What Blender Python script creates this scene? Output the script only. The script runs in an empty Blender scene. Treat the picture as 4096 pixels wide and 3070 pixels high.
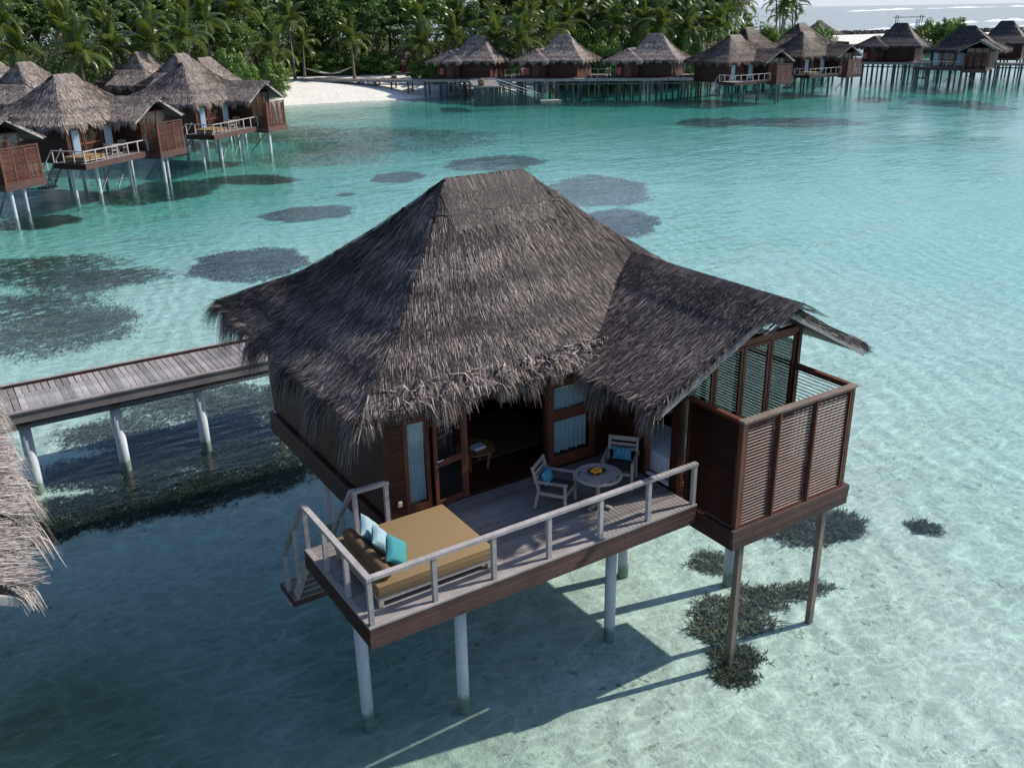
import bpy, math, random
import numpy as np
from mathutils import Vector, Matrix
R = math.radians
rng = np.random.default_rng(7)
random.seed(7)
sc = bpy.context.scene
COL = sc.collection

# ------------------------------------------------------------------ camera
F_PX, PITCH, ROLL, YAW = 3684.63, R(22.0003), R(-0.9977), R(32.5392)
CAM = Vector((-4.8515, -12.2175, 9.6322))
fw = Vector((math.sin(YAW)*math.cos(PITCH), math.cos(YAW)*math.cos(PITCH), -math.sin(PITCH)))
r0 = Vector((math.cos(YAW), -math.sin(YAW), 0)); u0 = r0.cross(fw)
rr = math.cos(ROLL)*r0 + math.sin(ROLL)*u0
uu = -math.sin(ROLL)*r0 + math.cos(ROLL)*u0
cd = bpy.data.cameras.new('camera'); cam = bpy.data.objects.new('camera', cd); COL.objects.link(cam)
cam.matrix_world = Matrix(((rr.x, uu.x, -fw.x, CAM.x), (rr.y, uu.y, -fw.y, CAM.y), (rr.z, uu.z, -fw.z, CAM.z), (0, 0, 0, 1)))
cd.sensor_width = 36; cd.lens = 36*F_PX/4096; cd.clip_start = 0.3; cd.clip_end = 60000
sc.camera = cam

# ------------------------------------------------------------------ sky, sun, exposure
SUN_EL, SUN_AZ = 37.0, -13.0          # azimuth of the sun counted from +x towards +y
w = bpy.data.worlds.new('World'); sc.world = w; w.use_nodes = True
nt = w.node_tree; nt.nodes.clear()
sky = nt.nodes.new('ShaderNodeTexSky'); sky.sky_type = 'NISHITA'; sky.sun_disc = False
sky.sun_elevation = R(SUN_EL); sky.sun_rotation = R(90-SUN_AZ)
sky.altitude = 0; sky.air_density = 1.0; sky.dust_density = 0.8; sky.ozone_density = 2.0
bg = nt.nodes.new('ShaderNodeBackground'); bg.inputs[1].default_value = 0.13
wo = nt.nodes.new('ShaderNodeOutputWorld')
tn = nt.nodes.new('ShaderNodeMixRGB'); tn.blend_type = 'MULTIPLY'; tn.inputs[0].default_value = 1.0; tn.inputs[2].default_value = (0.98, 0.99, 1.07, 1)
nt.links.new(sky.outputs[0], tn.inputs[1]); 
# pale sea haze that lies evenly all round the horizon
tc = nt.nodes.new('ShaderNodeTexCoord'); sx = nt.nodes.new('ShaderNodeSeparateXYZ'); nt.links.new(tc.outputs['Generated'], sx.inputs[0])
hz = nt.nodes.new('ShaderNodeMapRange'); hz.interpolation_type = 'SMOOTHERSTEP'; nt.links.new(sx.outputs[2], hz.inputs[0])
hz.inputs[1].default_value = -0.02; hz.inputs[2].default_value = 0.46; hz.inputs[3].default_value = 0.92; hz.inputs[4].default_value = 0.0
hm_ = nt.nodes.new('ShaderNodeMixRGB'); nt.links.new(hz.outputs[0], hm_.inputs[0]); nt.links.new(tn.outputs[0], hm_.inputs[1]); hm_.inputs[2].default_value = (4.5, 4.85, 5.7, 1)
nt.links.new(hm_.outputs[0], bg.inputs[0]); nt.links.new(bg.outputs[0], wo.inputs[0])
sl = bpy.data.lights.new('sun', 'SUN'); sl.energy = 4.8; sl.angle = R(0.53); sl.color = (1.0, 0.93, 0.84)
so = bpy.data.objects.new('sun', sl); COL.objects.link(so)
sd = Vector((math.cos(R(SUN_AZ))*math.cos(R(SUN_EL)), math.sin(R(SUN_AZ))*math.cos(R(SUN_EL)), math.sin(R(SUN_EL))))
so.rotation_euler = sd.to_track_quat('Z', 'Y').to_euler(); so.location = (40, -10, 40)
sc.view_settings.view_transform = 'Standard'; sc.view_settings.look = 'None'
sc.view_settings.gamma = 1; sc.view_settings.use_curve_mapping = False
sc.view_settings.exposure = 0.32
sc.cycles.max_bounces = 8; sc.cycles.transparent_max_bounces = 16; sc.cycles.glossy_bounces = 3
sc.cycles.diffuse_bounces = 3; sc.cycles.use_denoising = True
sc.cycles.caustics_reflective = False; sc.cycles.caustics_refractive = False

# ------------------------------------------------------------------ materials
class NT:
    def __init__(s, name):
        s.m = bpy.data.materials.new(name); s.m.use_nodes = True; s.t = s.m.node_tree; s.t.nodes.clear()
        s.out = s.n('OutputMaterial')
    def n(s, kind, **kw):
        nd = s.t.nodes.new('ShaderNode'+kind)
        for k, v in kw.items(): setattr(nd, k, v)
        return nd
    def l(s, a, b): s.t.links.new(a, b)
    def val(s, sock, v):
        if isinstance(v, bpy.types.NodeSocket): s.l(v, sock)
        else: sock.default_value = v
    def coord(s, scale=(1, 1, 1), which='Object', rot=(0, 0, 0)):
        c = s.n('TexCoord'); mp = s.n('Mapping'); s.l(c.outputs[which], mp.inputs[0])
        mp.inputs['Scale'].default_value = scale; mp.inputs['Rotation'].default_value = rot
        return mp.outputs[0]
    def noise(s, vec, scale=5, detail=4, rough=0.55, dist=0):
        n_ = s.n('TexNoise'); s.l(vec, n_.inputs['Vector']); n_.inputs['Scale'].default_value = scale
        n_.inputs['Detail'].default_value = detail; n_.inputs['Roughness'].default_value = rough
        n_.inputs['Distortion'].default_value = dist
        return n_.outputs[0]
    def ramp(s, fac, stops):
        r_ = s.n('ValToRGB'); s.l(fac, r_.inputs[0]); e = r_.color_ramp.elements
        while len(e) < len(stops): e.new(0.5)
        for i, (p, c) in enumerate(stops):
            e[i].position = p; e[i].color = (*c, 1) if len(c) == 3 else c
        return r_.outputs[0]
    def mix(s, f, a, b, mode='MIX'):
        m_ = s.n('MixRGB'); m_.blend_type = mode
        s.val(m_.inputs[0], f)
        for i, c in ((1, a), (2, b)):
            s.val(m_.inputs[i], (*c, 1) if isinstance(c, tuple) and len(c) == 3 else c)
        return m_.outputs[0]
    def math(s, op, a, b=0.0, c=None, clamp=False):
        m_ = s.n('Math'); m_.operation = op; m_.use_clamp = clamp
        s.val(m_.inputs[0], a); s.val(m_.inputs[1], b)
        if c is not None: s.val(m_.inputs[2], c)
        return m_.outputs[0]
    def bump(s, h, strength=0.3, dist=0.02, normal=None):
        b = s.n('Bump'); s.l(h, b.inputs['Height']); b.inputs['Strength'].default_value = strength
        b.inputs['Distance'].default_value = dist
        if normal is not None: s.l(normal, b.inputs['Normal'])
        return b.outputs[0]
    def rand(s): return s.n('ObjectInfo').outputs['Random']
    def tone(s):
        a = s.n('Attribute'); a.attribute_name = 'tone'; return a.outputs['Fac']
    def pbr(s, color, rough=0.7, normal=None, spec=0.3, **kw):
        p = s.n('BsdfPrincipled')
        s.val(p.inputs['Base Color'], (*color, 1) if isinstance(color, tuple) and len(color) == 3 else color)
        s.val(p.inputs['Roughness'], rough); p.inputs['Specular IOR Level'].default_value = spec
        for k, v in kw.items(): s.val(p.inputs[k], v)
        if normal is not None: s.l(normal, p.inputs['Normal'])
        s.l(p.outputs[0], s.out.inputs['Surface'])
        return p

def wood(name, c1, c2, rough=0.65, grain=(1.2, 14, 14), spec=0.3, wear=None, vary=0.35):
    m = NT(name); v = m.coord(grain)
    oi = m.n('ObjectInfo'); add = m.n('VectorMath'); add.operation = 'ADD'
    sc_ = m.n('VectorMath'); sc_.operation = 'SCALE'; m.l(oi.outputs['Location'], sc_.inputs[0]); sc_.inputs['Scale'].default_value = 3.7
    m.l(v, add.inputs[0]); m.l(sc_.outputs[0], add.inputs[1]); v = add.outputs[0]
    g = m.noise(v, 3.0, 8, 0.65, 0.6)
    c = m.ramp(g, [(0.25, c1), (0.72, c2)])
    n2 = m.noise(m.coord((1, 1, 1), 'Object'), 1.3, 4)
    c = m.mix(0.35, c, m.ramp(n2, [(0.3, tuple(x*0.55 for x in c1)), (0.7, tuple(min(1, x*1.15) for x in c2))]))
    t = m.math('MULTIPLY_ADD', oi.outputs['Random'], vary*2, 1-vary)
    t2 = m.math('MULTIPLY_ADD', m.tone(), 0.6, 0.7)
    hsv = m.n('HueSaturation'); m.l(c, hsv.inputs['Color']); m.l(m.math('MULTIPLY', t, t2), hsv.inputs['Value'])
    m.pbr(hsv.outputs[0], rough, m.bump(g, 0.5, 0.01), spec)
    return m.m

M = {}
M['dark_wood'] = wood('stained dark red brown timber', (0.020, 0.0065, 0.004), (0.062, 0.020, 0.012), 0.5, vary=0.2)
M['red_wood'] = wood('oiled red brown timber', (0.07, 0.024, 0.013), (0.16, 0.058, 0.034), 0.5, vary=0.2)
M['slat_wood'] = wood('red brown louvre timber', (0.055, 0.024, 0.019), (0.135, 0.062, 0.048), 0.5, vary=0.25)
M['fascia_wood'] = wood('greying dark brown fascia timber', (0.035, 0.018, 0.016), (0.10, 0.055, 0.048), 0.6, vary=0.25)
M['grey_wood'] = wood('weathered grey timber', (0.13, 0.115, 0.108), (0.34, 0.31, 0.29), 0.75, grain=(1.0, 16, 16), vary=0.25)
M['grey_wood_y'] = wood('weathered grey planks', (0.09, 0.08, 0.08), (0.42, 0.385, 0.37), 0.75, grain=(14, 0.9, 14), vary=0.36)
M['post_wood'] = wood('half weathered brown timber', (0.10, 0.075, 0.06), (0.26, 0.205, 0.17), 0.65, grain=(6, 6, 1.2), vary=0.15)
M['rail_wood'] = wood('silvered rail timber', (0.25, 0.23, 0.22), (0.47, 0.44, 0.43), 0.75, grain=(3, 3, 3), vary=0.12)
M['teak'] = wood('pale grey teak', (0.26, 0.22, 0.19), (0.46, 0.40, 0.36), 0.65, grain=(5, 5, 5), vary=0.1)
M['oak'] = wood('honey coloured timber', (0.20, 0.10, 0.035), (0.36, 0.20, 0.08), 0.5, grain=(5, 5, 5), vary=0.1)
M['far_wood'] = wood('dark wall boards of far villas', (0.022, 0.009, 0.007), (0.07, 0.028, 0.02), 0.6, grain=(1, 1, 9), vary=0.15)

def thatch_mat(name, dark, mid, pale, k=1.0):
    m = NT(name); t = m.tone()
    n1 = m.noise(m.coord((1, 1, 1)), 0.9, 5, 0.6)
    f = m.math('ADD', t, m.math('MULTIPLY', m.math('SUBTRACT', n1, 0.5), 0.95), clamp=True)
    c = m.ramp(f, [(0.0, dark), (0.55, mid), (1.0, pale)])
    g = m.noise(m.coord((1, 1, 1)), 40, 3)
    oi = m.math('MULTIPLY_ADD', m.rand(), 0.3, 0.85)
    hsv = m.n('HueSaturation'); m.l(c, hsv.inputs['Color']); m.l(oi, hsv.inputs['Value'])
    m.pbr(hsv.outputs[0], 0.62, m.bump(g, 0.5, 0.02), 0.35)
    return m.m
M['thatch'] = thatch_mat('weathered palm thatch', (0.020, 0.015, 0.0135), (0.060, 0.047, 0.042), (0.37, 0.30, 0.265))
M['thatch_pale'] = thatch_mat('pale palm thatch', (0.06, 0.052, 0.048), (0.22, 0.195, 0.18), (0.50, 0.45, 0.42))  # paler thatch for the near left eave
M['thatch_far'] = thatch_mat('brown palm thatch', (0.06, 0.049, 0.043), (0.19, 0.155, 0.135), (0.48, 0.40, 0.34))
M['thatch_brown'] = thatch_mat('dark brown palm thatch', (0.03, 0.022, 0.018), (0.095, 0.072, 0.058), (0.27, 0.205, 0.15))  # darker and browner than the left villas' thatch
M['thatch_backlit'] = thatch_mat('palm thatch darkened for backlight', (0.018, 0.015, 0.015), (0.05, 0.042, 0.042), (0.15, 0.125, 0.12))  # shade of the backlit far right roofs put into the colour
M['under_roof'] = wood('shaded roof lining', (0.02, 0.014, 0.01), (0.05, 0.035, 0.025), 0.8)

def simple(name, color, rough=0.6, nscale=20, amp=0.15, bump=0.1, spec=0.3, bd=0.01, **kw):
    m = NT(name); n_ = m.noise(m.coord(), nscale, 5)
    c = m.ramp(n_, [(0.25, tuple(x*(1-amp) for x in color)), (0.75, tuple(min(1, x*(1+amp)) for x in color))])
    m.pbr(c, rough, m.bump(n_, bump, bd), spec, **kw)
    return m.m
def pile_mat():
    m = NT('painted concrete pile'); n_ = m.noise(m.coord((1, 1, 0.25)), 3, 6)
    c = m.ramp(n_, [(0.3, (0.36, 0.40, 0.43)), (0.7, (0.55, 0.59, 0.62))])
    g = m.n('NewGeometry'); sep = m.n('SeparateXYZ'); m.l(g.outputs['Position'], sep.inputs[0])
    wob = m.math('MULTIPLY', m.math('SUBTRACT', m.noise(m.coord((1, 1, 0.4), 'Object'), 6, 6, 0.7), 0.35), 0.9)
    h = m.math('ADD', sep.outputs[2], wob)
    mr = m.n('MapRange'); m.l(h, mr.inputs[0]); mr.inputs[1].default_value = -3.36; mr.inputs[2].default_value = -3.14
    c2 = m.mix(mr.outputs[0], (0.27, 0.30, 0.25), c)
    m.pbr(c2, 0.55, m.bump(n_, 0.2, 0.01)); return m.m
M['pile'] = pile_mat()
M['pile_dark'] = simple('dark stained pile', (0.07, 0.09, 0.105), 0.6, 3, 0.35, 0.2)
M['white_paint'] = simple('white enamel', (0.72, 0.75, 0.78), 0.3, 8, 0.04, 0.03, 0.5)
M['pale_wall'] = simple('pale bathroom wall', (0.42, 0.42, 0.42), 0.6, 6, 0.06)
M['tan_cloth'] = simple('tan canvas', (0.225, 0.16, 0.085), 0.9, 90, 0.10, 0.25, 0.1)
M['brown_cloth'] = simple('brown canvas', (0.13, 0.085, 0.055), 0.9, 90, 0.12, 0.25, 0.1)
M['seat_cloth'] = simple('dark brown canvas', (0.07, 0.06, 0.05), 0.9, 90, 0.12, 0.25, 0.1)
M['teal_cloth'] = simple('plain teal cloth', (0.05, 0.225, 0.235), 0.9, 70, 0.10, 0.25, 0.1)
def patterned(name, a, b, scale, kind):
    m = NT(name)
    if kind == 'dots':
        v = m.n('TexVoronoi'); m.l(m.coord(), v.inputs['Vector']); v.inputs['Scale'].default_value = scale
        c = m.mix(m.math('LESS_THAN', v.outputs['Distance'], 0.42), a, b)
    else:
        wv = m.n('TexWave'); m.l(m.coord(), wv.inputs['Vector']); wv.inputs['Scale'].default_value = scale
        wv.inputs['Distortion'].default_value = 2.5; wv.inputs['Detail'].default_value = 3
        c = m.ramp(wv.outputs['Fac'], [(0.35, a), (0.6, b)])
    m.pbr(c, 0.9, m.bump(m.noise(m.coord(), 80, 2), 0.3, 0.01), 0.1); return m.m
M['stripe_cloth'] = patterned('pale blue and grey woven cloth', (0.10, 0.25, 0.29), (0.38, 0.46, 0.48), 16, 'wave')
M['dot_cloth'] = patterned('blue cloth with pale sprigs', (0.03, 0.19, 0.27), (0.18, 0.48, 0.55), 48, 'dots')
M['mango'] = simple('ripe yellow orange skin', (0.80, 0.33, 0.02), 0.4, 9, 0.25, 0.05, 0.5)
M['bowl'] = simple('carved brown bowl', (0.07, 0.035, 0.02), 0.5, 12, 0.3, 0.3)
M['rug'] = simple('woven brown rug', (0.14, 0.10, 0.07), 0.95, 60, 0.3, 0.5)
M['rock'] = simple('dark rubble', (0.09, 0.085, 0.08), 0.9, 2, 0.5, 0.8, 0.1, 0.2)
M['metal'] = simple('brushed steel', (0.6, 0.6, 0.62), 0.3, 50, 0.05, 0.05, 0.5, Metallic=1.0)
M['cream_plastic'] = simple('cream plastic', (0.50, 0.44, 0.32), 0.5, 12, 0.05, 0.02)
M['pipe'] = simple('grey plastic pipe', (0.14, 0.15, 0.16), 0.5, 6, 0.1, 0.05)
M['red_panel'] = simple('red painted panel', (0.23, 0.045, 0.035), 0.6, 5, 0.15, 0.1)
M['clay'] = simple('brown clay', (0.20, 0.10, 0.05), 0.6, 8, 0.2, 0.2)
M['blue_cloth'] = simple('blue parasol cloth', (0.02, 0.25, 0.42), 0.8, 20, 0.1, 0.1)
M['litter'] = simple('leaf litter', (0.06, 0.055, 0.03), 0.9, 2, 0.5, 0.6, 0.1, 0.1)
M['rope'] = simple('white rope', (0.55, 0.53, 0.48), 0.8, 60, 0.15, 0.2)
M['paper'] = simple('white book cover', (0.65, 0.66, 0.68), 0.6, 30, 0.05, 0.02)
M['sign_pink'] = simple('pink red sign board', (0.45, 0.10, 0.13), 0.6, 8, 0.08, 0.02)
M['foam'] = simple('white sea foam', (0.80, 0.83, 0.85), 0.8, 1.5, 0.1, 0.5)
M['stair_paint'] = wood('blue green painted timber', (0.018, 0.04, 0.043), (0.05, 0.09, 0.09), 0.65, grain=(6, 6, 1), vary=0.2)

def curtain():
    m = NT('pale blue curtain'); n_ = m.noise(m.coord((30, 30, 1)), 2, 2)
    c = m.ramp(n_, [(0.3, (0.42, 0.55, 0.62)), (0.7, (0.56, 0.68, 0.74))])
    m.pbr(c, 0.9, None, 0.1); return m.m
M['curtain'] = curtain()
def glass():
    m = NT('window glass'); dg = m.n('LayerWeight'); dg.inputs[0].default_value = 0.5
    t = m.n('BsdfTransparent'); t.inputs[0].default_value = (0.90, 0.94, 0.93, 1)
    g = m.n('BsdfGlossy'); g.inputs['Roughness'].default_value = 0.02
    x = m.n('MixShader'); m.l(m.math('MULTIPLY_ADD', m.math('POWER', dg.outputs['Facing'], 4.0), 0.9, 0.05, clamp=True), x.inputs[0]); m.l(t.outputs[0], x.inputs[1]); m.l(g.outputs[0], x.inputs[2])
    m.l(x.outputs[0], m.out.inputs['Surface']); return m.m
M['glass'] = glass()

def leafmat(name, cols, trans=0.35, rough=0.45, spec=0.4):
    m = NT(name); t = m.tone(); r_ = m.rand()
    f = m.math('ADD', m.math('MULTIPLY', t, 0.75), m.math('MULTIPLY', r_, 0.25), clamp=True)
    c = m.ramp(f, cols)
    p = m.n('BsdfPrincipled'); m.l(c, p.inputs['Base Color']); p.inputs['Roughness'].default_value = rough
    p.inputs['Specular IOR Level'].default_value = spec
    tr = m.n('BsdfTranslucent'); c2 = m.mix(0.5, c, (0.25, 0.30, 0.03)); m.l(c2, tr.inputs[0])
    x = m.n('MixShader'); x.inputs[0].default_value = trans; m.l(p.outputs[0], x.inputs[1]); m.l(tr.outputs[0], x.inputs[2])
    m.l(x.outputs[0], m.out.inputs['Surface']); return m.m
M['palm_leaf'] = leafmat('palm leaflets', [(0, (0.025, 0.045, 0.014)), (0.5, (0.075, 0.120, 0.026)), (0.85, (0.15, 0.19, 0.04)), (1, (0.30, 0.24, 0.07))], 0.25, 0.35, 0.5)
M['leaf_dark'] = leafmat('dark tree leaves', [(0, (0.018, 0.036, 0.014)), (0.6, (0.075, 0.13, 0.036)), (1, (0.19, 0.26, 0.055))], 0.32, 0.45, 0.22)
M['leaf_light'] = leafmat('yellow green shrub leaves', [(0, (0.035, 0.07, 0.015)), (0.5, (0.09, 0.17, 0.03)), (1, (0.18, 0.30, 0.05))], 0.3, 0.45, 0.4)
M['bark'] = simple('palm trunk bark', (0.17, 0.145, 0.12), 0.85, 12, 0.3, 0.6, 0.1, 0.03)
M['coral_dark'] = leafmat('dark and shade toned coral', [(0, (0.012, 0.012, 0.010)), (0.6, (0.03, 0.03, 0.022)), (1, (0.075, 0.07, 0.045))], 0.0, 0.85, 0.1)  # dark coral; on the walkway belt this tone stands in for shade
M['coral'] = leafmat('branching coral', [(0, (0.03, 0.028, 0.02)), (0.5, (0.14, 0.125, 0.085)), (1, (0.44, 0.39, 0.27))], 0.0, 0.85, 0.1)

def sand():
    m = NT('white coral sand'); g = m.n('NewGeometry'); P = g.outputs['Position']
    n1 = m.noise(P, 0.35, 6, 0.6); n2 = m.noise(P, 2.2, 8, 0.65); n3 = m.noise(P, 9, 6, 0.7)
    c = m.ramp(n1, [(0.3, (0.60, 0.575, 0.51)), (0.7, (0.74, 0.715, 0.65))])
    c = m.mix(0.35, c, m.ramp(n2, [(0.3, (0.50, 0.48, 0.41)), (0.65, (0.78, 0.76, 0.70))]))
    # algae specks scattered on the bottom (patchy)
    mp = m.n('Mapping'); m.l(P, mp.inputs[0]); mp.inputs['Scale'].default_value = (1, 1, 0)
    n4 = m.noise(mp.outputs[0], 3.6, 7, 0.72, 0.6); n5 = m.noise(mp.outputs[0], 0.28, 3, 0.5)
    k = m.math('MULTIPLY', m.ramp(n4, [(0.565, (0, 0, 0)), (0.63, (1, 1, 1))]), m.ramp(n5, [(0.38, (0, 0, 0)), (0.60, (1, 1, 1))]))
    c = m.mix(m.math('MULTIPLY', k, 0.75), c, (0.16, 0.17, 0.10))
    # green algal film on the deeper flat west of the villa
    sep = m.n('SeparateXYZ'); m.l(P, sep.inputs[0])
    wx = m.math('MULTIPLY_ADD', sep.outputs[0], -0.11, 0.55, clamp=True); wy = m.math('MULTIPLY_ADD', sep.outputs[1], -0.12, 1.75, clamp=True)
    film = m.math('MULTIPLY', m.math('MULTIPLY', wx, wy), m.math('MULTIPLY_ADD', n1, 1.1, 0.2, clamp=True))
    c = m.mix(m.math('MULTIPLY', film, 0.95), c, (0.15, 0.175, 0.075))
    rip = m.n('TexWave'); mr_ = m.n('Mapping'); m.l(P, mr_.inputs[0]); mr_.inputs['Rotation'].default_value = (0, 0, R(25)); m.l(mr_.outputs[0], rip.inputs['Vector']); rip.inputs['Scale'].default_value = 0.28; rip.inputs['Distortion'].default_value = 14; rip.inputs['Detail'].default_value = 5; rip.inputs['Detail Scale'].default_value = 0.6
    h = m.math('ADD', m.math('MULTIPLY', n2, 0.20), m.math('MULTIPLY', rip.outputs['Fac'], 0.07))
    hh = m.math('ADD', h, m.math('MULTIPLY', n3, 0.03))
    dry = m.n('MapRange'); m.l(sep.outputs[2], dry.inputs[0]); dry.inputs[1].default_value = -3.45; dry.inputs[2].default_value = -3.2; dry.inputs[3].default_value = 1.0; dry.inputs[4].default_value = 0.25
    hh = m.math('MULTIPLY', hh, dry.outputs[0])
    m.pbr(c, 0.9, m.bump(hh, 0.8, 0.5), 0.1); return m.m
M['sand'] = sand()

def water():
    m = NT('sea water'); g = m.n('NewGeometry'); P = g.outputs['Position']
    mp = m.n('Mapping'); m.l(P, mp.inputs[0]); mp.inputs['Rotation'].default_value = (0, 0, R(-32)); mp.inputs['Scale'].default_value = (0.6, 1.5, 1)
    a = m.noise(mp.outputs[0], 1.1, 5, 0.55, 0.4); b = m.noise(mp.outputs[0], 0.22, 3, 0.5)
    calm = m.noise(P, 0.03, 3, 0.5)
    calm = m.ramp(calm, [(0.35, (0, 0, 0)), (0.65, (1, 1, 1))]); amp = m.math('MULTIPLY_ADD', calm, 0.80, 0.22)
    h = m.math('MULTIPLY', m.math('ADD', a, m.math('ADD', m.math('MULTIPLY', b, 1.4), m.math('MULTIPLY', m.noise(mp.outputs[0], 0.5, 3, 0.5, 0.6), 0.9))), amp)
    bm = m.bump(h, 1.0, 0.095)
    # mirror share of a water surface (Schlick), the same from above and below
    dt = m.n('VectorMath'); dt.operation = 'DOT_PRODUCT'; m.l(g.outputs['Incoming'], dt.inputs[0]); m.l(bm, dt.inputs[1])
    cs = m.math('SUBTRACT', 1.0, m.math('ABSOLUTE', dt.outputs['Value']), clamp=True)
    fr = m.math('MULTIPLY_ADD', m.math('POWER', cs, 5.0), 0.98, 0.02, clamp=True)
    # soft caustic lines painted into the transparent colour: the surface lets through a little less between them
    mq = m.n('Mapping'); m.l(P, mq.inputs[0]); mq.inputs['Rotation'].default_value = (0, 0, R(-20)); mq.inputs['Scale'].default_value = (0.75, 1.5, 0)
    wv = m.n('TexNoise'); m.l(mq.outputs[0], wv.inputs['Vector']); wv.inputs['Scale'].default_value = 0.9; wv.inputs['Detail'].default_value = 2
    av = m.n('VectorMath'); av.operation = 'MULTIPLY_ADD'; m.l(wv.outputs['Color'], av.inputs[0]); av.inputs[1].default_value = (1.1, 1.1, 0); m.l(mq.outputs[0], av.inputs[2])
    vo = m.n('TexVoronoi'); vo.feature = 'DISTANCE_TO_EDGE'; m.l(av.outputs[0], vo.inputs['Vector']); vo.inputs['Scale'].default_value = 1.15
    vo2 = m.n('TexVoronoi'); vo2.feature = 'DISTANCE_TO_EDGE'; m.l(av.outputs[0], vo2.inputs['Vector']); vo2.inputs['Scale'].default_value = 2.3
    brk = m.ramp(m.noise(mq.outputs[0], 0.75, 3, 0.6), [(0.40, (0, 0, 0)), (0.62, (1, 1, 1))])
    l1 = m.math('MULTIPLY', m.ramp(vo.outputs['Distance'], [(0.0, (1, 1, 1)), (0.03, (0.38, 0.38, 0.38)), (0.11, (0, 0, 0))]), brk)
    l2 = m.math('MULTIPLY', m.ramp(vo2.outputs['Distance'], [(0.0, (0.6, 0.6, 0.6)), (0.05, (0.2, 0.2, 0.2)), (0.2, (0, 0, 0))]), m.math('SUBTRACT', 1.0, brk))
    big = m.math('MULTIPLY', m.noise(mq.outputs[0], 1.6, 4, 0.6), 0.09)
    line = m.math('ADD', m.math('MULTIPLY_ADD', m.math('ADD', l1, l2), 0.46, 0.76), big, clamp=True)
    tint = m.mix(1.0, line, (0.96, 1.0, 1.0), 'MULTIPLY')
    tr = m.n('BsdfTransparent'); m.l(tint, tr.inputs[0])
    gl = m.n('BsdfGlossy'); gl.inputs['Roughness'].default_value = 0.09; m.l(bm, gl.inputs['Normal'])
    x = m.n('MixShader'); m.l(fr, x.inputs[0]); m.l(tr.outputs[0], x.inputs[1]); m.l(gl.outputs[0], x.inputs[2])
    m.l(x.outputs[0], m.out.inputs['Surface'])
    va = m.n('VolumeAbsorption'); va.inputs['Color'].default_value = (0.32, 0.91, 0.87, 1); va.inputs['Density'].default_value = 0.33
    vs = m.n('VolumeScatter'); vs.inputs['Color'].default_value = (0.55, 0.95, 0.88, 1); vs.inputs['Density'].default_value = 0.045; vs.inputs['Anisotropy'].default_value = 0.5
    ad = m.n('AddShader'); m.l(va.outputs[0], ad.inputs[0]); m.l(vs.outputs[0], ad.inputs[1]); m.l(ad.outputs[0], m.out.inputs['Volume']); return m.m
M['water'] = water()

# ------------------------------------------------------------------ mesh helpers
def np_mesh(name, V, Q, mat, tone=None, smooth=False):
    V = np.asarray(V, np.float32); Q = np.asarray(Q, np.int32); k = Q.shape[1]
    me = bpy.data.meshes.new(name); me.vertices.add(len(V)); me.vertices.foreach_set('co', V.ravel())
    me.loops.add(Q.size); me.loops.foreach_set('vertex_index', Q.ravel())
    me.polygons.add(len(Q)); me.polygons.foreach_set('loop_start', np.arange(0, Q.size, k, dtype=np.int32))
    me.polygons.foreach_set('loop_total', np.full(len(Q), k, np.int32))
    if tone is not None:
        a = me.attributes.new('tone', 'FLOAT', 'FACE'); a.data.foreach_set('value', np.asarray(tone, np.float32))
    me.update(calc_edges=True); me.validate()
    if smooth: me.polygons.foreach_set('use_smooth', np.ones(len(me.polygons), bool))
    me.materials.append(M[mat]); return me

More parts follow.
